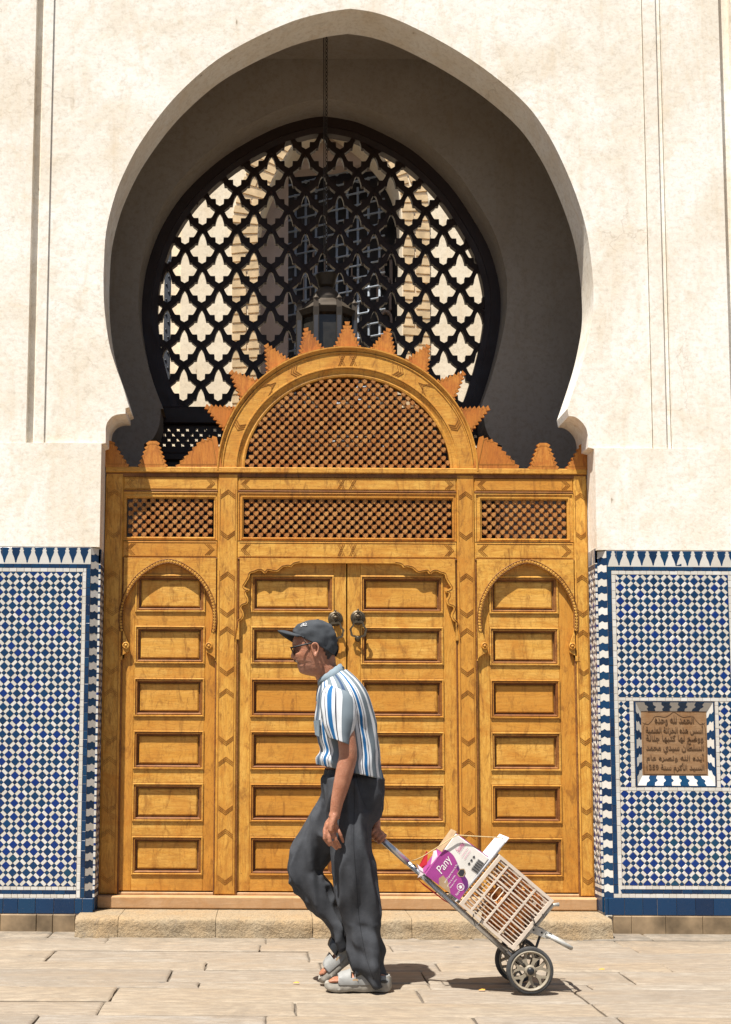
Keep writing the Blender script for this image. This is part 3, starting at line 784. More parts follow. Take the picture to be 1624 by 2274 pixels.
# ---- door leaves with fielded panels
prow = [(1277, 1361), (1391, 1476), (1507, 1594), (1624, 1711), (1741, 1827), (1859, 1946)]
LY = GD + .016
def leaf(name, xa, xb, pa, pb, label=None):
    x0, x1, p0, p1 = gx(xa), gx(xb), gx(pa), gx(pb)
    zb, zt = gz(1981), gz(1243)
    m = MB(); m.box(x0 + .004, x1 - .004, LY + .045, LY + .06, zb + .004, zt - .004); root = m.build(name, M_WZ, gate)
    if label: root['label'] = label
    for a, b in ((x0, p0), (p1, x1)): bar('stile', a + .0005, b - .0005, zb, zt, LY, M_WZ, .002, LY + .05, root)
    zz = [zt] + [gz(v) for pr in prow for v in pr] + [zb]
    for k in range(0, len(zz), 2): bar('rail', p0, p1, zz[k + 1], zz[k], LY + .0008, M_WP, .002, LY + .05, root)
    for t, b in prow:
        wz0, wz1 = gz(b), gz(t)
        prof = [(0, LY + .004), (0, LY - .007), (.008, LY - .009), (.011, LY - .003), (.016, LY - .003), (.0185, LY - .006), (.024, LY + .000), (.0265, LY + .020), (.035, LY + .022), (.0352, LY + .018), (.043, LY + .013)]
        mm = ringed(p0, p1, wz0, wz1, prof)
        dk = {0, 3, 5, 6, 7, 8}; mm.mi = [0 if (k // 4) in dk else 1 for k in range(len(mm.f))]; mm.mi[-1] = 1  # recess slopes and grooves take the dark wood: shade put into the colour
        mm.build('panel', [M_WMD, M_WP], root)
    return root
leaf('side_door', 268, 480, 296, 453); leaf('side_door', 1060, 1282, 1091, 1246)
leaf('door_leaf', 527, 770, 556, 742); leaf('door_leaf', 772.5, 1018, 802, 987)
m = MB(); m.box(PX0[0][0], PX0[3][1], GD + .085, GD + .09, zsill, gz(1240)); m.build('backing', M_WMD, gate)
# ---- pointed horseshoe surrounds of the side doors
half = [(485, 213), (440, 222), (395, 243), (330, 287), (285, 337), (247, 402), (224, 470), (217, 540), (224, 612), (240, 660), (254, 700), (252, 730), (228, 745), (205, 760), (192, 782)]
def zpx(p): return ((300 + p[0] * .585) / 1.5394, (1800 + p[1] * .585) / 1.5394)
hp = [zpx(p) for p in half]; hc = hp[0][0]
for (xa, xb, cpx) in ((266, 481, 374.5), (1059, 1284, 1170.5)):
    sc = 1.0 if cpx < 700 else 1.0
    L_ = [XZ(cpx + (x - hc) * sc, y + (1 if cpx > 700 else 0), GD) for x, y in hp]
    R_ = [(2 * L_[0][0] - x, z) for x, z in L_]
    X0, X1 = gx(xa) + .011, gx(xb) - .011
    Ls = spline(L_[:11], 5) + L_[11:]; Rs = spline(R_[:11], 5) + R_[11:]
    poly = [(X0, Ls[-1][1])] + Ls[::-1] + Rs[1:] + [(X1, Rs[-1][1]), (X1, gz(1241)), (X0, gz(1241))]
    m = MB(); m.prism(poly, GD - .010, GD + .012); sur = m.build('arch_surround', M_WX, gate)
    path = Ls[::-1][14:] + Rs[1:-14]
    m = MB()
    for (p, d) in walk(offset_open(path, .011), .0185):
        rings = []
        for rr_, yy in ((.0085, GD - .009), (.0085, GD - .012), (.006, GD - .0145), (.003, GD - .0125)):
            rings.append([(p[0] + rr_ * math.cos(2 * math.pi * k / 8), yy, p[1] + rr_ * math.sin(2 * math.pi * k / 8)) for k in range(8)])
        m.loft(rings)
    stuff(m.build('rope_carving', M_WX, sur, True))
    m = MB()
    for o_ in (.001, .0225):
        pp = offset_open(path, o_); m.tube([(x, GD - .011, z) for x, z in pp], .0028, 6)
    m.build('rope_edge', M_WMD, sur, True)
    for S in (Ls, Rs):
        e = S[-5]; sgn = 1 if S is Rs else -1
        c = (e[0] + sgn * .018, GD - .012, e[1] + .004)
        m = MB(); m.lathe(c, [(.022, .004), (.022, -.004), (.017, -.008), (.013, -.003), (.009, -.003), (.008, -.009), (.001, -.010)], 16, 'Y'); m.build('rosette', M_WX, sur, True)
# ---- scrolled valance over the double door
vl = [(1625, 213), (1240, 214), (1205, 222), (1190, 238), (1172, 234), (1158, 236), (1140, 240), (1128, 250), (1105, 266), (1075, 262), (1052, 258), (1045, 270), (1030, 274), (1018, 262), (1000, 258), (975, 268), (950, 276),
      (944, 300), (920, 340), (914, 352), (930, 362), (946, 368), (940, 380), (926, 384), (928, 400), (938, 420), (938, 442), (925, 456), (906, 462), (898, 476), (910, 500), (912, 524), (900, 545), (882, 556), (880, 580), (872, 620), (868, 660)]
vp = [zpx(p) for p in vl]
mid = 771.5
Lv = [XZ(x, y, GD) for x, y in vp]
Lv = [Lv[0]] + spline(Lv[1:], 3)
cxv = gx(771.5, 1250)
Rv = [(2 * cxv - x, z) for x, z in Lv]
Lv2 = Lv[1:]
poly = [(gx(526) + .011, Lv2[-1][1])] + Lv2[::-1] + Rv[1:] + [(gx(1018) - .011, Rv[-1][1]), (gx(1018) - .011, gz(1241)), (gx(526) + .011, gz(1241))]
m = MB(); m.prism(poly, GD - .012, GD + .012); val = m.build('scrolled_valance', M_WX, gate)
for S, sg in ((Lv2, -1), (Rv[1:], 1)):
    m = MB(); pp = offset_open(S, .010 * -sg * -1 if sg < 0 else .010)
    pp = offset_open(S, -.010 if sg < 0 else .010)
    m.tube([(x, GD - .0125, z) for x, z in pp], .0022, 5); m.build('carved_scroll', M_CARVE, val, True)
# ---- threshold
bar('threshold', JL + .002, JR - .002, gz(2018), gz(1990), GD - .06, M_WSILL, .008, GD + .12)
bar('threshold_lip', JL + .002, JR - .002, gz(1990) + .001, gz(1984), GD + .005, M_WSILL, .003, GD + .12)
# ---- knockers
M_BRONZE = m_plain('dark_bronze', (0.085, 0.066, 0.042), 0.5, 0.5, 0.6, .4, 60, .3)
M_BRASS = m_plain('rubbed_brass', (0.55, 0.40, 0.16), 0.35, 0.5, 0.9)
for kx, ky, dz in ((745, 1374.5, 0), (795, 1372, 0)):
    c = W(kx, ky, LY); k = MB(); r0 = .046
    root = MB(); root.lathe((c.x, LY - .002, c.z), [(r0, 0), (r0, -.004), (r0 * .93, -.007), (r0 * .75, -.010), (r0 * .72, -.008), (r0 * .55, -.012), (r0 * .5, -.018), (r0 * .2, -.022)], 32, 'Y')
    kn = root.build('door_knocker', M_BRONZE, gate, 35)
    y = LY - .022
    m = MB(); m.lathe((c.x, y - .004, c.z + .008), [(.004, -.012), (.013, -.010), (.016, 0), (.011, .006), (.005, .010), (.007, .016), (.012, .021), (.012, .026), (.006, .030), (.003, .033), (.006, .037), (.0065, .041), (.003, .045), (.001, .047)], 14)
    m.box(c.x - .012, c.x + .012, y - .010, y + .012, c.z - .012, c.z + .002); m.build('finial', M_BRONZE, kn, 35)
    m = MB()
    for sx in (-.007, .007): m.tube([(c.x + sx, y - .004, c.z - .010), (c.x + sx, y - .008, c.z - .026)], .0035, 8)
    m.build('hinge_pin', M_BRONZE, kn, True)
    # ring: eight-lobed outline
    ro = []
    key = [(0, .0), (.016, .004), (.026, -.004), (.030, -.020), (.040, -.034), (.046, -.042), (.041, -.055), (.040, -.070), (.034, -.078), (.018, -.083), (.008, -.090), (0, -.094)]
    pts = key + [(-x, z) for x, z in key[-2:0:-1]]
    cc = (c.x, c.z - .024)
    pts = [(x * 1.2, z * 1.2) for x, z in pts]; outer = [(cc[0] + x, cc[1] + z) for x, z in pts]
    zc_ = -.054; inn = []
    for i, (x, z) in enumerate(pts):
        f = .80 if i % 2 else .86
        inn.append((cc[0] + x * f * .92, cc[1] + zc_ + (z - zc_) * f * .93))
    m = MB(); m.prism(outer, y - .016, y - .008, [inn]); m.build('ring', M_BRONZE, kn)
    m = MB(); m.lathe((c.x - .001, LY, c.z - .130), [(.019, 0), (.020, -.006), (.012, -.018), (.004, -.022)], 16, 'Y'); m.build('striker', M_BRONZE, kn, 35)
# ================================================================== glazed tile dados
def m_tile(name, stops, rough=0.22):
    t = NT(name); c = t.co('World'); r_ = t.rnd()
    big = t.noise(c, 1.3, 3, .6); f = t.math('ADD', t.math('MULTIPLY', r_, .62), t.math('MULTIPLY', big, .48))
    f = t.math('ADD', f, t.math('MULTIPLY', t.math('SUBTRACT', 1.55, t.sep(c)[2]), .16)) if 'blue' in name else f
    col = t.ramp(f, stops)
    fine = t.noise(c, 120, 4, .7)
    col = t.mix(t.ramp(fine, [(.66, 0.0), (.74, .45)]), col, tuple(0.55 * x + 0.45 * y for x, y in zip(stops[0][1], (.5, .47, .42))))
    wear = t.noise(c, 45, 5, .75, .6)
    col = t.mix(t.ramp(wear, [(.70, 0.0), (.73, .85)]), col, (.48, .36, .26))
    t.bump(t.noise(c, 26, 3), .12, .004)
    return t.out(col, t.ramp(t.noise(c, 15, 4), [(.35, rough), (.7, rough + .2)]), .4)
M_TBLUE = m_tile('blue_glaze', [(.12, (.003, .020, .060)), (.42, (.003, .036, .105)), (.62, (.003, .032, .100)), (.72, (.002, .024, .150)), (.92, (.002, .028, .165)), (1.0, (.006, .05, .10))])
M_TNAVY = m_tile('navy_glaze', [(.1, (.003, .014, .045)), (.6, (.004, .034, .095)), (1.0, (.004, .040, .090))])
M_TWHITE = m_tile('bone_glaze', [(.1, (.58, .56, .515)), (.5, (.53, .50, .44)), (.8, (.62, .605, .57)), (1.0, (.47, .40, .30))], .3)
M_GROUT = m_plain('tile_grout', (.42, .33, .25), .95, .1, var=.25, scale=60)
M_PLINTH = m_plain('brown_plinth_stone', (.205, .145, .085), .7, .3, var=.55, scale=6, bump=.3)
TP = .0572; TA, TB_ = TP * .635, TP * .365
rt = random.Random(3)
def clip_rect(poly, x0, x1, z0, z1):
    for ax, lim, keep in ((0, x0, 1), (0, x1, -1), (1, z0, 1), (1, z1, -1)):
        out = []
        for i in range(len(poly)):
            a, b = poly[i - 1], poly[i]; da, db = (a[ax] - lim) * keep, (b[ax] - lim) * keep
            if (da >= 0) != (db >= 0):
                t = da / (da - db); out.append((lerp(a[0], b[0], t), lerp(a[1], b[1], t)))
            if db >= 0: out.append(b)
        poly = out
        if len(poly) < 3: return []
    return poly
def tile_mesh(w_, h_, mat, name):
    g_ = .0009; m = MB(); m.bbox(-w_ / 2 + g_, w_ / 2 - g_, -.0045, .006, -h_ / 2 + g_, h_ / 2 - g_, .0014); return m.mesh(name, mat)
ME_BIG = tile_mesh(TA, TA, M_TBLUE, 'blue_tile'); ME_WH = tile_mesh(TA, TB_, M_TWHITE, 'white_tile'); ME_SM = tile_mesh(TB_, TB_, M_TNAVY, 'small_blue_tile')
TF = -.0005
class Dado:
    def __init__(s, name, label, loc):
        s.o = thing(name, label, 'tile panel', loc); s.big = []; s.wh = []; s.rest = MB()
    def field(s, x0, x1, z0, z1, ox, oz, mapf=None):
        q = math.sqrt(.5); n = int((x1 - x0 + z1 - z0) / TP) + 40
        def rot(a, b): return (ox + (a - b) * q, oz + (a + b) * q)
        for i in range(-n, n):
            for j in range(-n, n):
                for kind in range(4):
                    a0, a1 = (i * TP - TA / 2, i * TP + TA / 2) if kind in (0, 1) else (i * TP + TA / 2, (i + 1) * TP - TA / 2)
                    b0, b1 = (j * TP - TA / 2, j * TP + TA / 2) if kind in (0, 2) else (j * TP + TA / 2, (j + 1) * TP - TA / 2)
                    c = rot((a0 + a1) / 2, (b0 + b1) / 2)
                    if not (x0 - .05 < c[0] < x1 + .05 and z0 - .05 < c[1] < z1 + .05): continue
                    g_ = .0009
                    P = [rot(a0 + g_, b0 + g_), rot(a1 - g_, b0 + g_), rot(a1 - g_, b1 - g_), rot(a0 + g_, b1 - g_)]
                    full = all(x0 + .0005 <= p[0] <= x1 - .0005 and z0 + .0005 <= p[1] <= z1 - .0005 for p in P)
                    col = {0: 0, 1: 2, 2: 2, 3: 1}[kind]
                    if full and mapf is None:
                        rec = (c, kind, P)
                        if kind == 0: s.big.append(rec); continue
                        if kind in (1, 2): s.wh.append(rec); continue
                    P = P if full else clip_rect(P, x0 + g_, x1 - g_, z0 + g_, z1 - g_)
                    if P: s.piece(P, col, mapf)
    def piece(s, P, col, mapf=None, y=None):
        if abs(area2(P)) < 4e-6: return
        m = s.rest; m.cur = col; st = len(m.v)
        y0 = (TF - .004 + rt.uniform(-.0007, .0007)) if y is None else y
        if area2(P) < 0: P = P[::-1]
        cx = sum(p[0] for p in P) / len(P); cz = sum(p[1] for p in P) / len(P)
        n = len(P); tx, tz = rt.gauss(0, .012), rt.gauss(0, .012)
        m.v += [(p[0], .008, p[1]) for p in P] + [(p[0], y0 + .0012, p[1]) for p in P]
        m.v += [(cx + (p[0] - cx) * .955, y0 + (p[0] - cx) * tx + (p[1] - cz) * tz, cz + (p[1] - cz) * .955) for p in P]
        for a in (0, n):
            for k in range(n):
                k2 = (k + 1) % n; m.face([st + a + k, st + a + k2, st + a + n + k2, st + a + n + k])
        m.face([st + 2 * n + k for k in range(n)])
        if mapf: m.xform(mapf, st)
        m.cur = 0
    def rect(s, x0, x1, z0, z1, col, **k):
        g_ = .0008; s.piece([(x0 + g_, z0 + g_), (x1 - g_, z0 + g_), (x1 - g_, z1 - g_), (x0 + g_, z1 - g_)], col, **k)
    def row(s, x0, x1, z0, z1, col, L=.055, **k):
        x = x0
        while x < x1 - 1e-4:
            e = min(x + L * rt.uniform(.85, 1.15), x1)
            if x1 - e < L * .3: e = x1
            s.rect(x, e, z0, z1, col, **k); x = e
    def colm(s, x0, x1, z0, z1, col, L=.055, **k):
        z = z0
        while z < z1 - 1e-4:
            e = min(z + L * rt.uniform(.85, 1.15), z1)
            if z1 - e < L * .3: e = z1
            s.rect(x0, x1, z, e, col, **k); z = e
    def checker(s, x0, x1, z0, z1, L=.043, side=1):
        n = max(int(round((z1 - z0) / L)), 1); L = (z1 - z0) / n; w_ = x1 - x0
        prof = [(0, 0), (.28, -.03), (.38, .05), (.5, .14), (.62, .05), (.72, -.03), (1, 0)]
        for k in range(n):
            za, zb = z0 + k * L, z0 + (k + 1) * L
            lo = [(x0 + w_ * u, za + .0008 + (w_ * v if k > 0 else 0)) for u, v in prof]
            hi = [(x0 + w_ * u, zb - .0008 + (w_ * v if k < n - 1 else 0)) for u, v in prof]
            P = [(min(max(x, x0 + .0008), x1 - .0008), z) for x, z in lo + hi[::-1]]
            m = MB(); m.prism(P, TF - .004 + rt.uniform(-.0006, .0006), .008, back=False)
            m.v = [(a, b + .85 * ((a - x0) if side > 0 else (x1 - a)), c) for a, b, c in m.v]
            m.build('edge_tile', M_TNAVY if k % 2 == 0 else M_TWHITE, s.o)
    def frieze(s, x0, x1, z0, z1, pitch=.0686, phase=0.0, right=False):
        H = z1 - z0
        s.row(x0, x1, z0 + .002, z1 - .001, 1, pitch, y=TF - .003)
        pr = [(1, 0), (1, .07), (.88, .09), (.86, .17), (.80, .24), (.66, .40), (.46, .54), (.34, .66), (.28, .72), (.38, .76), (.36, .82), (.22, .85), (.22, .88), (.27, .92), (.16, .96), (0, .98)]
        x = x0 + phase
        while x < x1 + pitch / 2:
            P = [(x + u * pitch / 2 * .985, z0 + v * H) for u, v in pr]; P = P + [(2 * x - a, b) for a, b in P[-2::-1]]
            P = clip_rect(P, x0, x1, z0, z1)
            if len(P) > 2:
                m = MB(); m.prism(P, TF - .0042, .006, back=False); m.build('merlon_tile', M_TWHITE, s.o)
            x += pitch
    def finish(s, gx0, gx1, gz0, gz1, hole=None):
        m = MB(); m.prism([(gx0, gz0), (gx1, gz0), (gx1, gz1), (gx0, gz1)], -.001, .0118, [hole] if hole else []); m.build('grout', M_GROUT, s.o)
        lim = 300
        vis = lambda rec: rec[0][0]
        for lst, me, nm in ((s.big, ME_BIG, 'blue_tile'), (s.wh, ME_WH, 'white_tile')):
            lst.sort(key=lambda r_: abs(r_[0][0] - (JL if r_[0][0] < 0 else JR)))
            for k, (c, kind, P) in enumerate(lst):
                if k < lim:
                    an = math.pi / 4 if kind != 2 else -math.pi / 4
                    # kind 1: long side along the first rotated axis
                    rot = (rt.gauss(0, .012), {0: -math.pi / 4, 1: -math.pi / 4, 2: math.pi / 4}[kind], rt.gauss(0, .012))
                    link(nm, me, s.o, (c[0], TF + rt.uniform(-.0006, .0006), c[1]), rot)
                else: s.piece(P, 0 if kind == 0 else 2)
        stuff(s.rest.build('small_tiles', [M_TBLUE, M_TNAVY, M_TWHITE], s.o))
def tx(px, py=1300): return XZ(px, py)[0]
def tz(py, px): return XZ(px, py)[1]
# ---- left panel
dl = Dado('left_tile_dado', 'blue and white diamond tile panel left of the gate, navy at the top', (-1.0, 0, 0)); dl.o.name = 'tiled_dado'
lz_ = lambda py: tz(py, 100)
xa = -1.75
dl.frieze(xa, tx(201), lz_(1252.5), lz_(1215), phase=.0125 + .0686 * .5)
dl.row(xa, tx(201), lz_(1261.5), lz_(1252.5), 1, .052)
dl.row(xa, tx(191.5), lz_(1270), lz_(1261.5), 2, .045)
dl.colm(tx(183), tx(191.5), lz_(1994), lz_(1270), 2, .045)
dl.colm(tx(191.7), tx(201), lz_(1994), lz_(1261.5), 1, .055)
dl.checker(tx(201.3), JL - .001, lz_(1995), lz_(1215.5))
dl.field(xa, tx(182.7), lz_(1968.5), lz_(1270), tx(29), lz_(1286))
dl.row(xa, tx(182.7), lz_(1977), lz_(1969), 2, .040)
dl.row(xa, tx(182.7), lz_(1986), lz_(1977), 1, .060)
dl.row(xa, tx(182.7), lz_(1994.5), lz_(1986), 2, .040)
x = xa
BXL = [xa] + [XZ(p, 2010)[0] for p in (-58, -26, 7, 40, 79, 120, 166, 183)] + [JL + .002]
for a, b in zip(BXL[:-1], BXL[1:]):
    m = MB(); m.bbox(a + .001, b - .001, TF - .005 + rt.uniform(-.001, .001), .008, lz_(2029), lz_(1995), .002); m.build('skirting_tile', M_TNAVY, dl.o)
for a, b in zip([xa] + [XZ(p, 2050)[0] for p in (-50, 2, 82, 118)], [XZ(p, 2050)[0] for p in (-50, 2, 82, 118, 168)]):
    m = MB(); m.bbox(a + .001, b - .001, -.016 + rt.uniform(-.002, .002), .008, -.02, lz_(2030.5), .004); m.build('plinth_stone', M_PLINTH, dl.o)
# reveal of the left jamb
def map_left(): return Matrix(((0, -1, 0, JL), (1, 0, 0, 0), (0, 0, 1, 0), (0, 0, 0, 1)))
def map_right(): return Matrix(((0, 1, 0, JR), (1, 0, 0, 0), (0, 0, 1, 0), (0, 0, 0, 1)))
ML, MR = map_left(), map_right()
Z0 = lz_(2029); Z1 = lz_(1215)
def reveal(d, mp, z_, deep):
    d.row(.030, deep, z_(1252), z_(1216), 2, .03, mapf=mp)
    for k in range(6): d.rect(.030 + k * (deep - .03) / 6, .030 + k * (deep - .03) / 6 + deep / 13, z_(1250), z_(1217), 1, mapf=mp, y=TF - .0046)
    d.row(.030, deep, z_(1261), z_(1252), 1, .05, mapf=mp)
    d.field(.030, deep, z_(1969), z_(1262), .05, z_(1600), mapf=mp)
    d.row(.030, deep, z_(1977), z_(1969), 2, .04, mapf=mp); d.row(.030, deep, z_(1986), z_(1977), 1, .05, mapf=mp); d.row(.030, deep, z_(1994), z_(1986), 2, .04, mapf=mp)
    d.row(.030, deep, z_(2029), z_(1994), 1, .09, mapf=mp)
reveal(dl, ML, lz_, GD - .012)
dl.finish(xa, tx(201.2), -.02, lz_(1214.5))
# ---- right panel with the niche
dr = Dado('tiled_dado', 'blue and white diamond tile panel right of the gate, framing the wooden plaque', (1.9, 0, 0))
z_ = lambda py: tz(py, 1480)
xb = 2.95
dr.frieze(tx(1348), xb, z_(1259), z_(1223.5), phase=.041)
dr.row(tx(1348), xb, z_(1268), z_(1259), 1, .052)
dr.row(tx(1358.5), xb, z_(1276.5), z_(1268), 2, .045)
dr.colm(tx(1348.5), tx(1358.3), z_(1986), z_(1268), 1, .055)
dr.colm(tx(1358.5), tx(1367), z_(1986), z_(1277), 2, .045)
dr.checker(JR + .001, tx(1348.2), z_(2000), z_(1224), side=-1)
X1367 = tx(1367.3)
dr.field(X1367, tx(1617), z_(1549), z_(1277), tx(1392), z_(1291))
dr.colm(tx(1617), tx(1626), z_(1967), z_(1277), 2, .045)
dr.field(tx(1626), xb, z_(1967), z_(1277), tx(1392), z_(1291))
dr.row(X1367, tx(1617), z_(1557), z_(1549.3), 2, .045)
pa, pb = tx(1400, 1650), tx(1409, 1650); pc, pd = tx(1590, 1650), tx(1598, 1650)
dr.field(X1367, pa, z_(1748.5), z_(1557.3), tx(1381.5, 1650), z_(1579))
dr.colm(pa, pb, z_(1748.5), z_(1557.3), 2, .045)
dr.colm(pc, pd, z_(1748.5), z_(1557.3), 2, .045)
dr.field(pd, tx(1617), z_(1748.5), z_(1557.3), tx(1611, 1650), z_(1579))
dr.row(X1367, tx(1617), z_(1756.5), z_(1748.7), 2, .045)
dr.field(X1367, tx(1617), z_(1967), z_(1756.8), tx(1392), z_(1779))
dr.row(tx(1358.5), xb, z_(1975.5), z_(1967.5), 2, .04); dr.row(tx(1350), xb, z_(1985), z_(1975.5), 1, .055); dr.row(tx(1348.5), xb, z_(1994.5), z_(1985.5), 2, .04)
BXR = [JR + .002] + [XZ(p, 2010)[0] for p in (1351, 1387.5, 1428, 1460, 1503, 1545, 1585, 1630, 1672)] + [xb]
for a, b in zip(BXR[:-1], BXR[1:]):
    m = MB(); m.bbox(a + .001, b - .001, TF - .005 + rt.uniform(-.001, .001), .008, z_(2033), z_(1995), .002); m.build('skirting_tile', M_TNAVY, dr.o)
for a, b in zip([XZ(p, 2050)[0] for p in (1362, 1402, 1478, 1560)], [XZ(p, 2050)[0] for p in (1402, 1478, 1560)] + [xb]):
    m = MB(); m.bbox(a + .0005, b - .0005, -.016 + rt.uniform(-.002, .002), .008, -.02, z_(2034.5), .004); m.build('plinth_stone', M_PLINTH, dr.o)
reveal(dr, MR, z_, GD - .012)
# blue frame round the niche, splayed toothed edging
fo = [tx(1409.5, 1650), tx(1589.5, 1650), z_(1748), z_(1558)]
fi = [NX0, NX1, NZ0, NZ1]
dr.row(fo[0], fo[1], fi[3], fo[3], 1, .07); dr.row(fo[0], fo[1], fo[2], fi[2], 1, .055)
dr.colm(fo[0], fi[0], fi[2], fi[3], 1, .06); dr.colm(fi[1], fo[1], fi[2], fi[3], 1, .06)
bi = [tx(1428, 1650), tx(1573, 1650), z_(1722), z_(1580)]
def splay(p0, p1, q0, q1, n):
    """strip between outer edge p0-p1 (front) and inner edge q0-q1 (deep) in alternating colours"""
    for k in range(n):
        def pt(t, s): return tuple(lerp(lerp(p0[i], p1[i], t), lerp(q0[i], q1[i], t), s) for i in range(3))
        w_ = 1 / n; pr = [(0, 0), (.3, -.04), (.38, .12), (.5, .24), (.62, .12), (.7, -.04), (1, 0)]
        def edge(t): return [pt(min(max(t + (v * w_ if 0 < t < 1 else 0), 0), 1), u) for u, v in pr]
        a, b = edge(k * w_), edge((k + 1) * w_)
        m = MB(); m.add(a + b[::-1], [tuple(range(len(a) * 2))])
        cb = len(m.v); m.build('splay_tile', M_TNAVY if k % 2 else M_TWHITE, dr.o)
o3 = lambda x, z: (x, TF - .003, z)
b3 = lambda x, z: (x, .018, z)
splay(o3(fi[0], fi[3]), o3(fi[1], fi[3]), b3(bi[0], bi[3]), b3(bi[1], bi[3]), 9)
splay(o3(fi[0], fi[2]), o3(fi[1], fi[2]), b3(bi[0], bi[2]), b3(bi[1], bi[2]), 9)
splay(o3(fi[0], fi[2]), o3(fi[0], fi[3]), b3(bi[0], bi[2]), b3(bi[0], bi[3]), 9)
splay(o3(fi[1], fi[2]), o3(fi[1], fi[3]), b3(bi[1], bi[2]), b3(bi[1], bi[3]), 9)
dr.finish(tx(1348.3), xb, -.02, z_(1222.5), [(fi[0], fi[2]), (fi[1], fi[2]), (fi[1], fi[3]), (fi[0], fi[3])])
# ---- carved plaque
M_PLAQUE = m_wood('carved_plaque_wood', 'X', (.27, .165, .085), (.12, .065, .03), (.34, .215, .115), .6, .4)
M_CUT_SHADE = m_plain('cut_letter_shade', (.135, .080, .045), .8, .1)  # dark colour stands in for shade inside the cut letters and lines
plaque = MB(); plaque.bbox(bi[0] - .002, bi[1] + .002, .016, .044, bi[2] - .002, bi[3] + .002, .002)
plaque = plaque.build('inscription_plaque', M_PLAQUE)
tag(plaque, 'carved brown wooden plaque with Arabic inscription set in the tiled niche', 'plaque')
AR = {'ا': (0xFE8D, 0xFE8E), 'أ': (0xFE83, 0xFE84), 'ب': (0xFE8F,), 'ت': (0xFE95,), 'ج': (0xFE9D,), 'ح': (0xFEA1,), 'خ': (0xFEA5,), 'د': (0xFEA9, 0xFEAA), 'ذ': (0xFEAB, 0xFEAC), 'ر': (0xFEAD, 0xFEAE),
      'ز': (0xFEAF, 0xFEB0), 'س': (0xFEB1,), 'ش': (0xFEB5,), 'ص': (0xFEB9,), 'ض': (0xFEBD,), 'ط': (0xFEC1,), 'ظ': (0xFEC5,), 'ع': (0xFEC9,), 'ف': (0xFED1,), 'ق': (0xFED5,), 'ك': (0xFED9,), 'ل': (0xFEDD,), 'م': (0xFEE1,),
      'ن': (0xFEE5,), 'ه': (0xFEE9,), 'و': (0xFEED, 0xFEEE), 'ي': (0xFEF1,), 'ة': (0xFE93, 0xFE94)}
def shape_ar(s):
    out = []
    for i, ch in enumerate(s):
        if ch not in AR: out.append(ch); continue
        f = AR[ch]; dual = len(f) == 1
        prev = i > 0 and s[i - 1] in AR and len(AR[s[i - 1]]) == 1
        nxt = i + 1 < len(s) and s[i + 1] in AR and dual
        base = f[0]
        if dual: out.append(chr(base + (3 if prev and nxt else 2 if nxt else 1 if prev else 0)))
        else: out.append(chr(f[1] if prev else f[0]))
    r_ = ''.join(reversed(out))
    return ' '.join(w_[::-1] if w_.isdigit() else w_ for w_ in r_.split(' '))
def text_mesh(body, width, height, name='txt', depth=0.0, font_shear=0.0, bold=0.0):
    """flat glyph mesh in XY, fitted into width x height, origin at lower left"""
    cu = bpy.data.curves.new(name, 'FONT'); cu.body = body; cu.extrude = depth; cu.offset = bold; cu.shear = font_shear; cu.resolution_u = 3
    o = bpy.data.objects.new(name, cu); COL.objects.link(o)
    dg = bpy.context.evaluated_depsgraph_get(); me = bpy.data.meshes.new_from_object(o.evaluated_get(dg))
    bpy.data.objects.remove(o); bpy.data.curves.remove(cu)
    if not len(me.vertices): return None
    xs = [v.co.x for v in me.vertices]; ys = [v.co.y for v in me.vertices]
    sx = width / max(max(xs) - min(xs), 1e-6); sy = height / max(max(ys) - min(ys), 1e-6)
    mx, my = min(xs), min(ys)
    for v in me.vertices: v.co = Vector(((v.co.x - mx) * sx, (v.co.y - my) * sy, v.co.z * sy))
    me.name = name; return me
PW, PH = bi[1] - bi[0], bi[3] - bi[2]
lines = ['الحمد لله وحده', 'أسس هذه الخزانة العلمية', 'ووضع لها كتبها جلالة', 'السلطان سيدي محمد', 'أيده الله ونصره عام', 'السيد الأكرم سنة 1359']
for k, tx_ in enumerate(lines):
    wd = PW * (.60 if k == 0 else .88); me = text_mesh(shape_ar(tx_), wd, PH * .145, 'inscription_line', .06, 0, .006)
    if me:
        me.materials.append(M_CUT_SHADE)
        o = link('inscription_line', me, plaque, ((bi[0] + bi[1]) / 2 - wd / 2, 0.0152, bi[3] - PH * (.21 + .148 * k)), (R(90), 0, 0))
xm = (bi[0] + bi[1]) / 2
ol = [(.02, .02), (.02, .74), (.10, .80), (.16, .86), (.20, .92), (.28, .925), (.36, .915), (.43, .95), (.5, .995)]
ol = ol + [(1 - a, b) for a, b in ol[-2::-1]]
m = MB(); m.tube([(bi[0] + a * PW, .0155, bi[2] + b * PH) for a, b in spline(ol, 3) + [ol[0]]], .0016, 5); m.build('border_line', M_CUT_SHADE, plaque, True)
for sx in (.045, .955):
    m = MB(); m.tube([(bi[0] + (sx + a) * PW, .0155, bi[2] + (.86 + b) * PH) for a, b in ((-.03, -.03), (0, -.05), (.03, -.03), (0, 0), (0, .05), (.005, .0))], .0016, 5); m.build('corner_flower', M_CUT_SHADE, plaque, True)
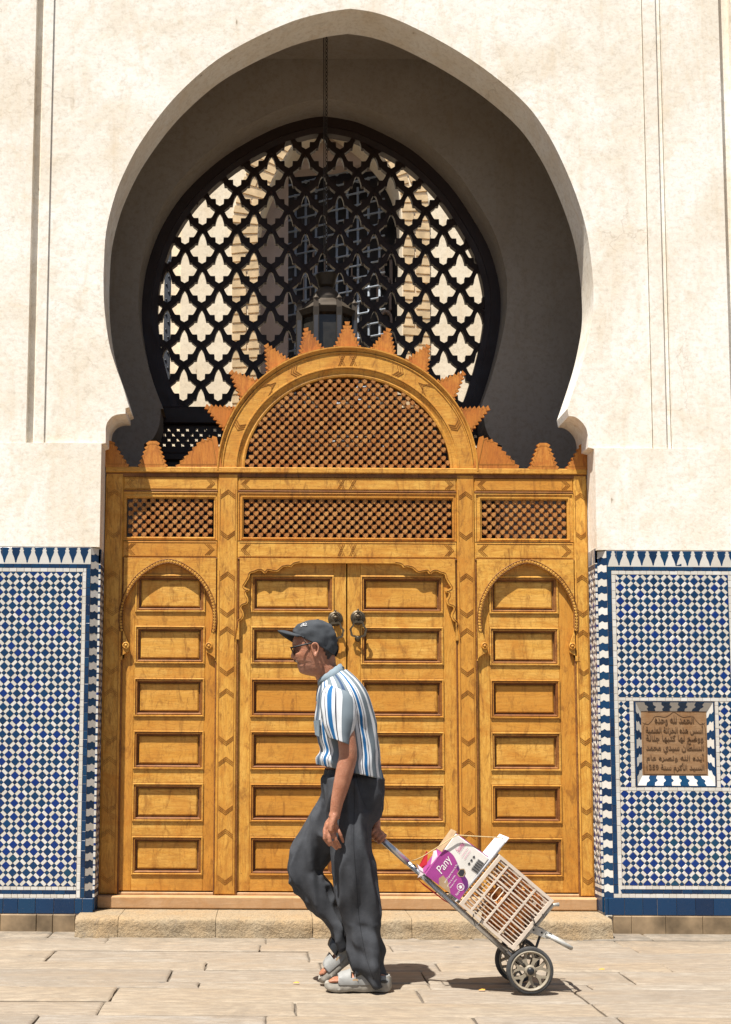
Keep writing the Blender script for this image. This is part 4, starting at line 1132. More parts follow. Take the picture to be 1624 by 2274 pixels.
# ================================================================== doorstep of rough stone blocks
def m_rough():
    t = NT('rough_sandstone'); c = t.co('World')
    col = t.mix(t.ramp(t.noise(c, 5, 5, .65), [(.35, 0.), (.65, 1.)]), (.33, .262, .175), (.36, .255, .145))
    col = t.mix(t.ramp(t.noise(c, 70, 5, .75), [(.38, .6), (.52, 0.)]), col, (.19, .145, .095))
    col = t.mix(t.ramp(t.noise(c, 9, 6, .7, 1.0), [(.60, 0.), (.70, .6)]), col, (.12, .11, .10))
    t.bump(t.math('ADD', t.noise(c, 60, 6, .75), t.math('MULTIPLY', t.noise(c, 14, 5, .7), 1.2)), .9, .012)
    return t.out(col, .9, .15)
M_ROUGH = m_rough()
step = thing('doorstep', 'rough tan stone doorstep running below the gate', 'doorstep', (.4, -.1, 0))
SZ = .107
sb = [W(p, 2050, -.2).x for p in (166, 262, 479, 694, 915, 1165, 1362)]
for k in range(len(sb) - 1):
    x0, x1 = sb[k] + .0015, sb[k + 1] - .0015; n = max(int((x1 - x0) / .018), 8); m = MB(); rings = []
    sec = [(.22, SZ - .06), (.22, SZ), (.10, SZ + .001), (0, SZ), (-.10, SZ - .001), (-.17, SZ - .002), (-.195, SZ - .007), (-.205, SZ - .018), (-.209, SZ - .035), (-.211, SZ - .05), (-.212, SZ - .065), (-.213, SZ - .08), (-.216, SZ - .095), (-.22, -.01), (-.22, -.05)]
    for i in range(n + 1):
        x = lerp(x0, x1, i / n); ring = []; ed = min(i, n - i); pull = .010 if ed == 0 else (.004 if ed == 1 else 0)
        for (y, z) in sec:
            q = Vector((x * 9, y * 9 + k * 5, z * 9)); d = noise.noise(q) * .010 + noise.noise(q * 4) * .005
            if y > -.18: d *= .18; ring.append((x, y, z + d))
            else: ring.append((x, y - d + pull, z + d * .3 - (pull * .5 if z > .05 else 0)))
        rings.append(ring)
    m.loft(rings); m.build('stone_block', M_ROUGH, step, 50)
# ================================================================== hanging lantern
M_LBRONZE = m_plain('tarnished_lantern_brass', (.030, .022, .014), .5, .4, .3, .3, 30)
M_LGLASS = m_plain('milky_lantern_glass', (.045, .045, .05), .35, .4, 0, .1, 8)
M_LDARK = m_plain('dim_lantern_pane', (.03, .027, .022), .25, .5, 0, .3, 20)
M_LSTONE = m_plain('dusty_pierced_brass', (.055, .042, .03), .6, .3, .2, .2, 20)
LYN = .62
lc = W(725, 700, LYN); lpx = 2775 / (7.45 + LYN) * 1.02
def lzz(py): return W(725, py, LYN).z
lantern = thing('hanging_lantern', 'tarnished brass lantern with milky glass hanging on a chain behind the crest', 'lantern', (lc.x, LYN, lzz(800)))
def oct_lathe(name, prof, mat, seg=8, ph=0.0):
    m = MB(); rings = []
    for r_, py in prof:
        rings.append([(lc.x + r_ / lpx * math.cos(2 * math.pi * (k + ph) / seg), LYN + r_ / lpx * math.sin(2 * math.pi * (k + ph) / seg), lzz(py)) for k in range(seg)])
    m.loft(rings); return m.build(name, mat, lantern, 30)
oct_lathe('crown', [(14, 640), (19, 636), (22, 622), (25, 615), (26, 612), (23, 612), (16, 622)], M_LBRONZE, 20)
oct_lathe('dome', [(34, 668), (33, 662), (30, 655), (22, 646), (15, 641)], M_LSTONE, 24)
oct_lathe('pierced_collar', [(36, 674), (36, 667), (30, 666)], M_LBRONZE, 24)
oct_lathe('roof', [(66, 697), (58, 690), (44, 676), (36, 672)], M_LSTONE, 8, .5)
oct_lathe('cornice', [(64, 716), (70, 712), (75, 700), (70, 697), (60, 696)], M_LBRONZE, 8, .5)
oct_lathe('glass_body', [(58, 860), (62, 850), (62, 716), (58, 714)], M_LDARK, 8, .5)
oct_lathe('base', [(20, 884), (48, 872), (66, 862), (66, 852), (60, 850)], M_LBRONZE, 8, .5)
for k in range(8):
    a = 2 * math.pi * (k + .5) / 8; x, y = lc.x + 69 / lpx * math.cos(a), LYN + 69 / lpx * math.sin(a)
    m = MB(); w_ = 6.5 / lpx; m.box(x - w_, x + w_, y - w_, y + w_, lzz(862), lzz(704)); po = m.build('corner_post', M_LBRONZE, lantern)
    m = MB(); m.box(x - w_ * .72, x + w_ * .72, y - w_ - .002, y - w_ + .001, lzz(855), lzz(722)); m.build('pane', M_LGLASS, po)
    m = MB(); w2 = 6 / lpx; m.box(x - w2, x + w2, y - w2, y + w2, lzz(704) + .001, lzz(684))
    m.lathe((x, y, lzz(684)), [(w2 * 1.5, .0), (w2 * .8, .012), (w2 * .3, .024), (.001, .034)], 8); m.build('turret', M_LSTONE, lantern)
mlk = MB(); pts = [(.0075 * math.cos(a), 0, .017 * math.sin(a)) for a in [2 * math.pi * k / 12 for k in range(12)]]
rings = []
for k in range(12):
    p = Vector(pts[k]); d = (Vector(pts[(k + 1) % 12]) - Vector(pts[k - 1])).normalized(); nn = d.cross(Vector((0, 1, 0)))
    rings.append([p + nn * .0026 * math.cos(2 * math.pi * q / 5) + Vector((0, 1, 0)) * .0026 * math.sin(2 * math.pi * q / 5) for q in range(5)])
mlk.loft(rings, wrap=True); lk = mlk.mesh('chain_link', M_LBRONZE, True)
z = lzz(612) + .01; k = 0
while z < 5.98:
    link('chain_link', lk, lantern, (lc.x, LYN, z), (0, 0, R(45) + (R(90) if k % 2 else 0))); z += .0275; k += 1
m = MB(); m.tube([(lc.x - .016, LYN, lzz(620)), (lc.x - .018, LYN, 5.99)], .0035, 5); m.build('cable', M_LBRONZE, lantern)
# ================================================================== hand trolley
CN, CF = -1.80, -1.52; CC = (CN + CF) / 2
M_ALU = m_plain('brushed_aluminium', (.52, .54, .56), .34, .5, .8, .15, 30)
M_STEEL = m_plain('worn_painted_steel', (.42, .41, .38), .45, .5, .4, .35, 25)
M_RUBBER = m_plain('grey_dusty_rubber', (.045, .045, .045), .75, .3, 0, .3, 40)
M_RIM = m_plain('beige_plastic_rim', (.25, .215, .16), .55, .35, 0, .15, 30)
M_BLKPL = m_plain('black_plastic', (.012, .013, .015), .4, .5)
cart = thing('hand_trolley', 'aluminium two-wheeled hand trolley tilted behind the walking person', 'trolley', (W(1177, 2207, CN).x, CC, 0))
def C(px, py, Y=CC): return W(px, py, Y)
m = MB(); m.tube([C(840, 1857), C(905, 1915)], .0155, 14); m.build('handle', M_ALU, cart, True)
m = MB(); m.tube([C(903, 1913.5), C(945, 1951), C(1000, 2000)], .0125, 12); m.build('neck_tube', M_ALU, cart, True)
for Y in (CC - .085, CC + .085):
    m = MB(); a, b = C(940, 1947), C(1136, 2124); p0 = Vector((a.x, CC, a.z)); p1 = Vector((lerp(a.x, b.x, .18), Y, lerp(a.z, b.z, .18))); p2 = Vector((b.x, Y, b.z))
    m.tube([p0, (lerp(p0.x, p1.x, .4), lerp(CC, Y, .25), lerp(p0.z, p1.z, .4)), p1, p2], .0125, 10); m.build('side_rail', M_ALU, cart, True)
# axle, axle bracket, toe plate
ax = C(1177, 2155.5, CN); axf = Vector((ax.x, CF - .01, ax.z)); RW = ax.z
m = MB(); m.tube([ax, axf], .007, 8); m.build('axle', M_STEEL, cart, True)
e1 = (W(1140, 2110.6, CN) - W(1020, 2008, CN)); cl = e1.length; e1.normalize()
e2 = Vector((0, 1, 0)).cross(e1).normalized()
if e2.z < 0: e2 = -e2
bl = W(1146, 2117, CN); 
for Y in (CN + .03, CF - .03):
    m = MB(); a = Vector((bl.x, Y, bl.z)); m.tube([a - e1 * .02, a + e2 * .12, a + e2 * .27, a + e2 * .29 + e1 * .02], .009, 8); m.build('toe_rail', M_STEEL, cart, True)
m = MB(); a = Vector((bl.x, CN + .03, bl.z)); b = Vector((bl.x, CF - .03, bl.z)); q = a + e2 * .25; r_ = b + e2 * .25; m.tube([q, r_], .009, 8); m.build('toe_bar', M_STEEL, cart, True)
for Y in (CN + .02, CF - .02):
    s0 = W(1130, 2115, CN); m = MB(); m.tube([(s0.x, Y, s0.z), (ax.x, Y, ax.z)], .008, 8); m.build('axle_strut', M_STEEL, cart, True)
    s1 = W(1205, 2070, CN); m = MB(); m.tube([(s1.x, Y, s1.z), (ax.x, Y, ax.z)], .006, 8); m.build('axle_strut', M_BLKPL, cart, True)
hp0, hp1 = W(1183, 2065, CN), W(1216, 2076, CN)
for Y in (CN + .012, CF - .02):
    m = MB(); d = (hp1 - hp0).normalized(); nrm = Vector((-d.z, 0, d.x)); st = len(m.v)
    P = [hp0 - d * .012 - nrm * .016, hp1 + d * .012 - nrm * .018, hp1 + d * .012 + nrm * .012, hp0 - d * .012 + nrm * .018]
    m.prism([(p.x, p.z) for p in P], Y - .003, Y + .003); br = m.build('hinge_bracket', M_STEEL, cart)
    for t in (.1, .65, .95):
        m = MB(); c = hp0.lerp(hp1, t); m.lathe((c.x, Y - .003, c.z), [(.0045, 0), (.0045, -.002), (.001, -.003)], 8, 'Y'); m.build('rivet', M_BLKPL, br)
a = W(1214, 2076, CN); b = W(1272, 2108, CN); m = MB()
m.tube([(a.x, CN + .012, a.z), (lerp(a.x, b.x, .9), CN + .012, lerp(a.z, b.z, .9)), (b.x, CN + .03, b.z), (b.x + .004, CC, b.z - .002), (b.x, CF - .04, b.z), (lerp(a.x, b.x, .9), CF - .02, lerp(a.z, b.z, .9)), (a.x, CF - .02, a.z)], .010, 10)
m.build('rest_loop', M_STEEL, cart, True)
def make_wheel(Y, front):
    c = Vector((ax.x, Y, RW)); R0 = RW
    m = MB(); prof = [(R0 * .80, -.013), (R0 * .84, -.017), (R0 * .80, -.019), (R0 * .74, -.012), (R0 * .735, .012), (R0 * .80, .019), (R0 * .84, .017), (R0 * .80, .013)]
    n = 40; rings = [[(c.x + r_ * math.cos(2 * math.pi * k / n), c.y + h, c.z + r_ * math.sin(2 * math.pi * k / n)) for r_, h in prof] for k in range(n)]
    m.loft(rings, wrap=True); wheel = m.build('wheel', M_RIM, cart, 40)
    m = MB(); prof = [(R0 * .80, -.014), (R0 * .90, -.017), (R0 * .965, -.014), (R0 * .998, -.005), (R0 * .998, .005), (R0 * .965, .014), (R0 * .90, .017), (R0 * .80, .014)]
    rings = [[(c.x + r_ * math.cos(2 * math.pi * k / n), c.y + h, c.z + r_ * math.sin(2 * math.pi * k / n)) for r_, h in prof] for k in range(n)]
    m.loft(rings, wrap=True); m.build('tyre', M_RUBBER, wheel, 40)
    for k in range(7):
        a = 2 * math.pi * k / 7 + .25
        def P(r_, da): return (c.x + r_ * R0 * math.cos(a + da), c.z + r_ * R0 * math.sin(a + da))
        poly = [P(.14, -.42), P(.40, -.16), P(.55, -.22), P(.76, -.34), P(.76, -.20), P(.58, -.06), P(.56, .06), P(.76, .20), P(.76, .34), P(.55, .22), P(.40, .16), P(.14, .42)]
        if area2(poly) < 0: poly = poly[::-1]
        m = MB(); m.prism(poly, c.y - .010, c.y + .010); m.build('spoke', M_RIM, wheel)
    m = MB(); m.lathe(c, [(R0 * .24, .012), (R0 * .24, -.012), (R0 * .19, -.018)], 20, 'Y'); m.build('hub', M_RIM, wheel, 35)
    m = MB(); m.lathe((c.x, c.y - .018, c.z), [(R0 * .155, .002), (R0 * .155, -.004), (R0 * .11, -.010), (R0 * .03, -.013)], 12, 'Y'); m.build('hub_cap', M_BLKPL, wheel, 25)
make_wheel(CN, True); make_wheel(CF, False)
# ---- plastic crate, lying with its mouth up the rails
M_CRATE = m_plain('cream_plastic', (.56, .475, .39), .5, .35, 0, .10, 20)
o0 = W(1020, 2008, CN - .012); cw_ = (W(1108, 1896, CN - .012) - o0).length; ch = cl; cdp = .27
MC = Matrix(((e1.x, 0, e2.x, o0.x), (0, 1, 0, CN - .012), (e1.z, 0, e2.z, o0.z), (0, 0, 0, 1)))   # local: x down the rails, y depth, z across
crate = thing('plastic_crate', 'cream slatted plastic crate tied low on the trolley', 'crate', (o0.x, CC, o0.z))
def cbox(name, boxes, mat=M_CRATE, par=None):
    m = MB()
    for b_ in boxes: m.box(*b_)
    m.xform(MC); return m.build(name, mat, par or crate)
ft = .010
def side_face(name, y0, y1):
    fr = cbox(name, [(0, .016, y0 - .004, y1, 0, cw_), (ch - .016, ch, y0 - .004, y1, 0, cw_), (.016, ch - .016, y0 - .004, y1, 0, .014), (.016, ch - .016, y0 - .004, y1, cw_ - .014, cw_)])
    rows_ = [ch * f for f in (.19, .44, .70)]
    cbox('cross_rib', [(r_ - .0045, r_ + .0045, y0 - .003, y1, .014, cw_ - .014) for r_ in rows_[:1]], par=fr)
    for r_ in rows_[1:]: cbox('cross_rib', [(r_ - .0045, r_ + .0045, y0 - .003, y1, .014, cw_ - .014)], par=fr)
    n = 15; ribs = []
    for k in range(n):
        zz = .014 + (cw_ - .028) * (k + .5) / n
        for i, (a, b) in enumerate(zip([.016] + [r_ + .0045 for r_ in rows_], [r_ - .0045 for r_ in rows_] + [ch - .016])):
            if i == 1 and .40 < (k + .5) / n < .62: continue
            if i == 0 and k % 2: pass
            ribs.append((a, b, y0, y1 - .003, zz - .0024, zz + .0024))
    stuff(cbox('thin_ribs', ribs, par=fr))
    for t in (.33, .67): cbox('long_rib', [(.016, ch - .016, y0 - .0035, y1, cw_ * t - .0035, cw_ * t + .0035)], par=fr)
    # hand hole rim
    m = MB(); hc_ = (rows_[0] + rows_[1]) / 2; zz0, zz1 = .014 + (cw_ - .028) * .37, .014 + (cw_ - .028) * .65; rad = .017; zz0 += .0; zz1 += .0; hc_ += .004; rad = .014
    pts = [(hc_ + rad * math.cos(a), 0, zz1 - rad + rad * math.sin(a)) for a in [k * math.pi / 8 for k in range(9)]] + [(hc_ - rad * math.cos(a), 0, zz0 + rad - rad * math.sin(a)) for a in [k * math.pi / 8 for k in range(9)]]
    pts = [(p[0], (y0 + y1) / 2 - .003, p[2]) for p in pts]; m.tube(pts + [pts[0]], .0028, 6); m.xform(MC); m.build('hand_hole_rim', M_CRATE, fr, True)
side_face('near_side', 0, ft); side_face('far_side', cdp - ft, cdp)
def end_face(name, z0, z1):
    fr = cbox(name, [(0, .016, ft, cdp - ft, z0, z1), (ch - .016, ch, ft, cdp - ft, z0, z1)])
    stuff(cbox('thin_ribs', [(.016, ch - .016, y - .004, y + .004, z0, z1) for y in [ft + .012 + k * .0185 for k in range(14)]], par=fr))
    cbox('cross_rib', [(ch * .5 - .005, ch * .5 + .005, ft, cdp - ft, z0 - .001, z1 + .001)], par=fr)
end_face('lower_side', 0, ft); end_face('upper_side', cw_ - ft, cw_)
bt = cbox('crate_floor', [(ch - .005, ch, ft, cdp - ft, ft, cw_ - ft)])
# ---- orange netting stuffed in the crate
M_ORANGE = m_plain('orange_netting', (.70, .30, .09), .7, .25, 0, .35, 60, .4)
net = MB(); ro = random.Random(9)
net_o = thing('orange_netting', 'bundled orange netting inside the plastic crate', 'netting', (o0.x, CC, o0.z))
for k in range(26):
    cx_, cz_ = ro.uniform(.09, ch - .05), ro.uniform(.05, cw_ - .05); cy_ = ro.uniform(.022, .07); r1, r2 = ro.uniform(.025, .06), ro.uniform(.02, .05); ph = ro.uniform(0, 6.28); ta = ro.uniform(-1, 1)
    m = MB(); pts = []
    for q in range(14):
        a = ph + q * .62
        p = Vector((cx_ + r1 * math.cos(a), cy_ + .022 * math.sin(a * 1.3 + ta) , cz_ + r2 * math.sin(a) + .004 * q * ta))
        p = Vector((min(max(p.x, .06), ch - .02), min(max(p.y, .018), cdp - .02), min(max(p.z, .02), cw_ - .02))); pts.append(p)
    m.tube(pts, [ro.uniform(.006, .010) for _ in pts], 6); m.xform(MC); m.build('strand', M_ORANGE, net_o, True)
m = MB(); rings = []
for i in range(9):
    a = math.pi * i / 8; rings.append([(lerp(.10, ch - .012, i / 8), .108 + (.085 * math.sin(a) ** .35) * math.cos(t) + .01 * noise.noise(Vector((i, t, 0))), cw_ * .46 + (cw_ * .38) * (math.sin(a) ** .35) * math.sin(t) * (1 + .2 * noise.noise(Vector((i * 2, math.cos(t) * 2, math.sin(t) * 2))))) for t in [2 * math.pi * k / 16 for k in range(16)]])
m.loft(rings); m.xform(MC); m.build('bundle', M_ORANGE, net_o, True)
# ---- printed carton on top of the crate
M_CARD = m_plain('white_corrugated_card', (.66, .63, .585), .75, .2, 0, .10, 12)
M_CARDB = m_plain('brown_card', (.36, .25, .15), .85, .1, 0, .15, 20)
M_PURPLE = m_plain('magenta_print', (.30, .045, .22), .6, .3, 0, .12, 12)
M_PURPD = m_plain('dark_purple_print', (.11, .022, .13), .6, .3)
M_WPRINT = m_plain('white_print', (.75, .72, .70), .6, .3)
M_PINKP = m_plain('pink_print', (.55, .12, .28), .6, .3)
M_BLKP = m_plain('black_print', (.03, .03, .035), .6, .3)
b0 = W(946, 1944, CN - .006); bu = W(1020, 1999, CN - .006) - b0; bw = bu.length; bu.normalize(); bv = Vector((0, 1, 0)).cross(bu); bv = bv if bv.z > 0 else -bv; bh = (W(1017, 1855, CN - .006) - b0).length
MBX = Matrix(((bu.x, 0, bv.x, b0.x), (0, 1, 0, CN - .006), (bu.z, 0, bv.z, b0.z), (0, 0, 0, 1)))
BD = .17
carton = MB(); carton.bbox(0, bw, 0, BD, 0, bh, .003); carton.xform(MBX); carton = carton.build('printed_carton', M_CARD)
tag(carton, 'white and magenta printed carton standing above the crate on the trolley', 'carton')
def onbox(name, poly, mat, y=-.0012, par=None, holes=()):
    m = MB(); P = [(a * bw, b * bh) for a, b in poly]
    if area2(P) < 0: P = P[::-1]
    m.prism(P, y, y + .0008, [[(a * bw, b * bh) for a, b in h] for h in holes]); m.xform(MBX); return m.build(name, mat, par or carton)
sw = spline([(0, .62), (.10, .64), (.26, .63), (.42, .57), (.58, .49), (.74, .45), (.90, .40), (1.0, .30)], 5)
onbox('magenta_print', [(0, 0), (1, 0)] + sw[::-1], M_PURPLE)
onbox('dark_print', [(.42, .57), (.58, .49), (.74, .45), (.90, .40), (1, .30), (1, .18), (.86, .30), (.70, .38), (.50, .47)], M_PURPD, -.0018)
def boxtext(body, mat, a, b, w_, h_, name='lettering', y=-.0026, shear=0):
    me = text_mesh(body, w_ * bw, h_ * bh, name, 0.0, shear)
    if not me: return
    me.materials.append(mat)
    for v in me.vertices: v.co = MBX @ Vector((a * bw + v.co.x, y, b * bh + v.co.y))
    link(name, me, carton)
# print reads along the carton's long side
def boxtext_up(body, mat, a, b, w_, h_, name='lettering', y=-.0026, shear=0):
    """text running up the carton (baseline along +v)"""
    me = text_mesh(body, w_ * bh, h_ * bw, name, 0.0, shear)
    if not me: return
    me.materials.append(mat)
    for v in me.vertices: v.co = MBX @ Vector((a * bw - v.co.y, y, b * bh + v.co.x))
    link(name, me, carton)
boxtext_up('Pany', M_WPRINT, .36, .20, .36, .26, shear=.25)
boxtext_up('quand le goute devient du Pany', M_WPRINT, .50, .10, .46, .06)
boxtext_up('produit de qualite', M_WPRINT, .60, .08, .26, .05)
boxtext_up('fabrique au Maroc', M_WPRINT, .68, .08, .22, .05)
boxtext_up('Poids net', M_WPRINT, .90, .04, .10, .06)
boxtext_up('Ensemble', M_PINKP, .34, .74, .20, .13, shear=.3)
boxtext_up('a consommer de preference', M_PINKP, .46, .70, .22, .04)
boxtext_up('conserver au frais et sec', M_PINKP, .54, .70, .20, .04)
for k in range(15): onbox('barcode_bar', [(.80, .62 + k * .0165), (.985, .62 + k * .0165), (.985, .62 + k * .0165 + (.010 if k % 3 else .006)), (.80, .62 + k * .0165 + (.010 if k % 3 else .006))], M_BLKP, -.0022)
for k, (a, b) in enumerate(((.66, .66), (.66, .74), (.66, .82))): onbox('care_mark', [(a, b), (a + .05, b + .01), (a + .05, b + .04), (a + .01, b + .05)], M_BLKP, -.0022)
def disc(a, b, r_, n=20): return [(a + r_ * math.cos(2 * math.pi * k / n) / bw, b + r_ * math.sin(2 * math.pi * k / n) / bh) for k in range(n)]
onbox('seal', disc(.845, .22, .0165), M_WPRINT, -.0024, holes=[disc(.845, .22, .0140)])
onbox('seal_star', [(.845 + (.012 if k % 2 == 0 else .005) * math.cos(k * math.pi / 5) / bw, .22 + (.012 if k % 2 == 0 else .005) * math.sin(k * math.pi / 5) / bh) for k in range(10)], M_WPRINT, -.0024)
onbox('torn_hole', [(.60, .40), (.68, .38), (.74, .42), (.72, .50), (.66, .53), (.60, .49)], M_BLKP, -.0026)
onbox('torn_edge', [(.585, .385), (.67, .36), (.76, .41), (.74, .51), (.66, .55), (.585, .50)], M_CARDB, -.0022)
onbox('torn_card', [(.40, 0), (.30, .10), (.34, .20), (.50, .17), (.66, .06), (.74, .0)], M_CARDB, -.0022)
m = MB(); m.box(-.003, -.0005, .002, BD, bh * .55, bh + .010); m.xform(MBX); m.build('open_flap', M_CARDB, carton)
m = MB(); m.box(-.0015, -.0003, .002, BD - .002, .002, bh * .549); m.xform(MBX); m.build('magenta_side', M_PURPLE, carton)
m = MB(); m.box(.002, bw - .004, .004, BD, bh + .0005, bh + .004); m.xform(MBX); m.build('magenta_top', M_PURPLE, carton)
# ---- folded sheets between carton and crate
M_SHEET = m_plain('pale_grey_sheet', (.62, .64, .68), .6, .3, 0, .12, 15)
sheets = thing('folded_sheets', 'pale grey flattened sheets wedged between the carton and the crate', 'sheets', (o0.x, CC, o0.z))
for k in range(3):
    m = MB(); x0 = -.020 + k * .0058; m.box(x0, x0 + .0042, .006 + k * .012, cdp - .03, -.002 + .006 * k, cw_ + (.085 if k == 1 else .06 - .02 * k)); m.xform(MC); m.build('sheet', M_SHEET, sheets)
# ---- red and white paper at the neck
M_RED = m_plain('red_paper', (.45, .02, .03), .6, .3); M_WPAP = m_plain('torn_white_paper', (.62, .55, .56), .7, .2, 0, .2, 30)
for pts, mat, lab in (([(928, 1931), (948, 1890), (951, 1893), (949, 1920), (940, 1928)], M_RED, 'red pointed paper scrap standing up at the trolley neck'), ([(957, 1921), (963, 1890), (970, 1889), (972, 1903), (960, 1922)], M_WPAP, 'white paper scrap standing beside the carton corner'),
                      ([(925, 1918), (940, 1930), (942, 1942), (928, 1950), (934, 1938)], M_WPAP, 'crumpled pinkish white paper tied to the trolley neck'), ([(925, 1950), (1000, 2008), (985, 2000), (940, 1966)], M_RED, 'red strip hanging below the trolley rail'), ([(944, 1944), (975, 1908), (980, 1911), (948, 1947)], M_PURPLE, 'magenta card flap leaning on the carton')):
    m = MB(); P = [XZ(x, y, CN + .03) for x, y in pts]
    if area2(P) < 0: P = P[::-1]
    y0 = CN + .02 + ro.uniform(0, .02); m.prism(P, y0, y0 + .0015)
    m.v = [(x, y + .006 * math.sin(z * 90 + x * 60), z) for x, y, z in m.v]
    tag(m.build('paper_scrap', mat), lab, 'paper')
# ---- string and cable ties
M_STRING = m_plain('yellow_string', (.50, .38, .20), .8, .2)
m = MB(); sY = CN - .02
m.tube([C(915, 1912), W(925, 1909, sY + .04), W(940, 1902, sY + .03), W(975, 1880, sY), W(1012, 1856, sY), W(1018, 1855, sY), W(1050, 1857, sY), W(1104, 1860, sY), W(1118, 1862, sY + .03)], .0022, 6)
st_ = m.build('tie_string', M_STRING, None, True); tag(st_, 'thin yellow string stretched over the carton to the trolley neck', 'string')
for pts, Y, r_ in (([(1052, 2030), (1050, 2040), (1056, 2056), (1066, 2050), (1072, 2040)], CN - .02, .0022), ([(1178, 2028), (1186, 2044), (1190, 2054), (1184, 2052), (1192, 2056)], CN - .02, .0022), ([(1205, 2030), (1208, 2040), (1216, 2028)], CN - .02, .0022), ([(907, 1924), (912, 1920), (921, 1921), (926, 1931)], CC - .018, .003)):
    m = MB(); m.tube([W(x, y, Y) for x, y in pts], r_, 5); m.build('cable_tie', M_BLKPL, cart)
# ---- litter on the paving
M_ORL = m_plain('orange_litter', (.60, .30, .05), .7, .2)
for px, py, lab in ((1337, 2155, 'small orange paper scrap on paving at the right'), (658, 2185, 'small orange crumb in the paving joint at the left'), (1071, 2201, 'pale yellow leaf scrap beside the near wheel')):
    c = CM @ Vector(((px - PPX) / FPX, -(py - PPY) / FPX, -1.0)); t = -CAM.z / c.z; q = CAM + c * t
    m = MB(); m.add([(q.x - .016, q.y, .003), (q.x + .012, q.y - .004, .004), (q.x + .016, q.y + .010, .006), (q.x - .012, q.y + .012, .003), (q.x, q.y + .004, .009)], [(0, 1, 4), (1, 2, 4), (2, 3, 4), (3, 0, 4)])
    tag(m.build('litter_scrap', M_ORL), lab, 'litter', 'scraps on the paving')
from mathutils.bvhtree import BVHTree
# ================================================================== the walking person
M_SKIN = None
PY = -1.67
def H(px, py, Y=PY): return W(px, py, Y)
def ring2(f, b, half, Y, n=40, ex=2.0, fy=None):
    """closed ring through a front and a back silhouette point; half = half width across Y"""
    F, B = W(*f, Y), W(*b, Y); c = (F + B) / 2; ax_ = (F - B) / 2; out = []
    for k in range(n):
        a = 2 * math.pi * k / n; ca, sa = math.cos(a), math.sin(a)
        q = 2.0 / ex; cx_ = math.copysign(abs(ca) ** q, ca); sx_ = math.copysign(abs(sa) ** q, sa)
        out.append(c + ax_ * cx_ + Vector((0, -half * sx_, 0)))
    return out
def dense(rows, n):
    """spline-interpolate rows of numbers"""
    return spline([tuple(r) for r in rows], n)
def to_mesh_remesh(mb, voxel, smooth_it=3, name='tmp'):
    me = mb.mesh(name, []) ; o = bpy.data.objects.new(name, me); COL.objects.link(o)
    md = o.modifiers.new('r', 'REMESH'); md.mode = 'VOXEL'; md.voxel_size = voxel; md.use_smooth_shade = True
    dg = bpy.context.evaluated_depsgraph_get(); out = bpy.data.meshes.new_from_object(o.evaluated_get(dg))
    bpy.data.objects.remove(o); bpy.data.meshes.remove(me)
    bm = bmesh.new(); bm.from_mesh(out)
    for _ in range(smooth_it): bmesh.ops.smooth_vert(bm, verts=bm.verts, factor=.5, use_axis_x=True, use_axis_y=True, use_axis_z=True)
    bm.to_mesh(out); bm.free(); smooth_mesh(out, True); out.materials.clear()
    return out
# ---------------- sandal and foot stations, local frame: x from toe to heel, z up, y across (near = -)
SK = 492.0
def sl_(px, py): return ((px - 721) / SK, (2211 - py) / SK)
class Foot:
    def __init__(s, toe, ang, mirror): s.M = Matrix.Translation(toe) @ Matrix.Rotation(-ang, 4, 'Y'); s.mir = mirror
    def map(s, mb, st=0): mb.xform(s.M, st)
near_foot = Foot(Vector((W(721, 2211, -1.742).x, -1.742, .003)), 0.0, 1)
tq = W(717, 2188, -1.59)
far_foot = Foot(Vector((tq.x, -1.59, tq.z)), R(40), -1)
# ---------------- body
body = MB()
hd = [(1388, 690, 722, .022), (1395, 670, 735, .052), (1402, 660, 740, .064), (1410, 655, 742, .070), (1418, 652, 743, .0735), (1425, 650, 744, .0745), (1432, 648.8, 745, .0745), (1440, 652, 745, .0735), (1447, 651.5, 744.5, .0725), (1454, 652, 742.5, .071), (1460, 653.5, 741, .0695),
      (1465, 656, 740, .068), (1470, 656.5, 739, .066), (1474.5, 662, 738, .0645), (1479, 659.5, 738, .062), (1484, 662.5, 738, .060), (1489, 663.5, 739, .0565), (1494, 666.5, 740, .052), (1498, 675, 742, .047), (1502, 694, 744, .040)]
nose_k = [(1432, 0), (1438, 1.0), (1444, 2.0), (1450, 4.2), (1456, 7.0), (1460, 8.6), (1463, 7.2), (1465.5, 2.5), (1468, 0)]
def nose_at(y):
    for (a, u), (b, v) in zip(nose_k[:-1], nose_k[1:]):
        if a <= y <= b: return lerp(u, v, (y - a) / (b - a))
    return 0
def head_ring(y, xf, xb, hw, n=48, grow=1.0):
    F, B = H(xf, y), H(xb, y); c = (F + B) / 2; a_ = (B.x - F.x) / 2 * grow; out = []
    pxm = (W(xf + 1, y, PY) - W(xf, y, PY)).x
    for k in range(n):
        t = 2 * math.pi * k / n; ca, sa = math.cos(t), math.sin(t)
        yy = hw * grow * sa * (1 - .16 * max(ca, 0) ** 2)
        x = c.x - a_ * math.copysign(abs(ca) ** .92, ca)
        if ca > 0:
            x -= nose_at(y) * pxm * math.exp(-(yy / .0125) ** 2)
            if 1436 < y < 1452: x += .008 * math.exp(-((abs(yy) - .032) / .014) ** 2)     # eye sockets
            if 1452 < y < 1468: x -= .004 * math.exp(-((abs(yy) - .036) / .016) ** 2)     # cheeks
        out.append((x, PY - yy, c.z))
    return out
hrows = dense(hd, 4)
body.loft([head_ring(*r) for r in hrows])
body.tube([H(716, 1452), H(720, 1480), H(730, 1505), H(745, 1540), H(755, 1580)], [(.056, .060), (.053, .057), (.053, .056), (.055, .060), (.06, .08)], 24)
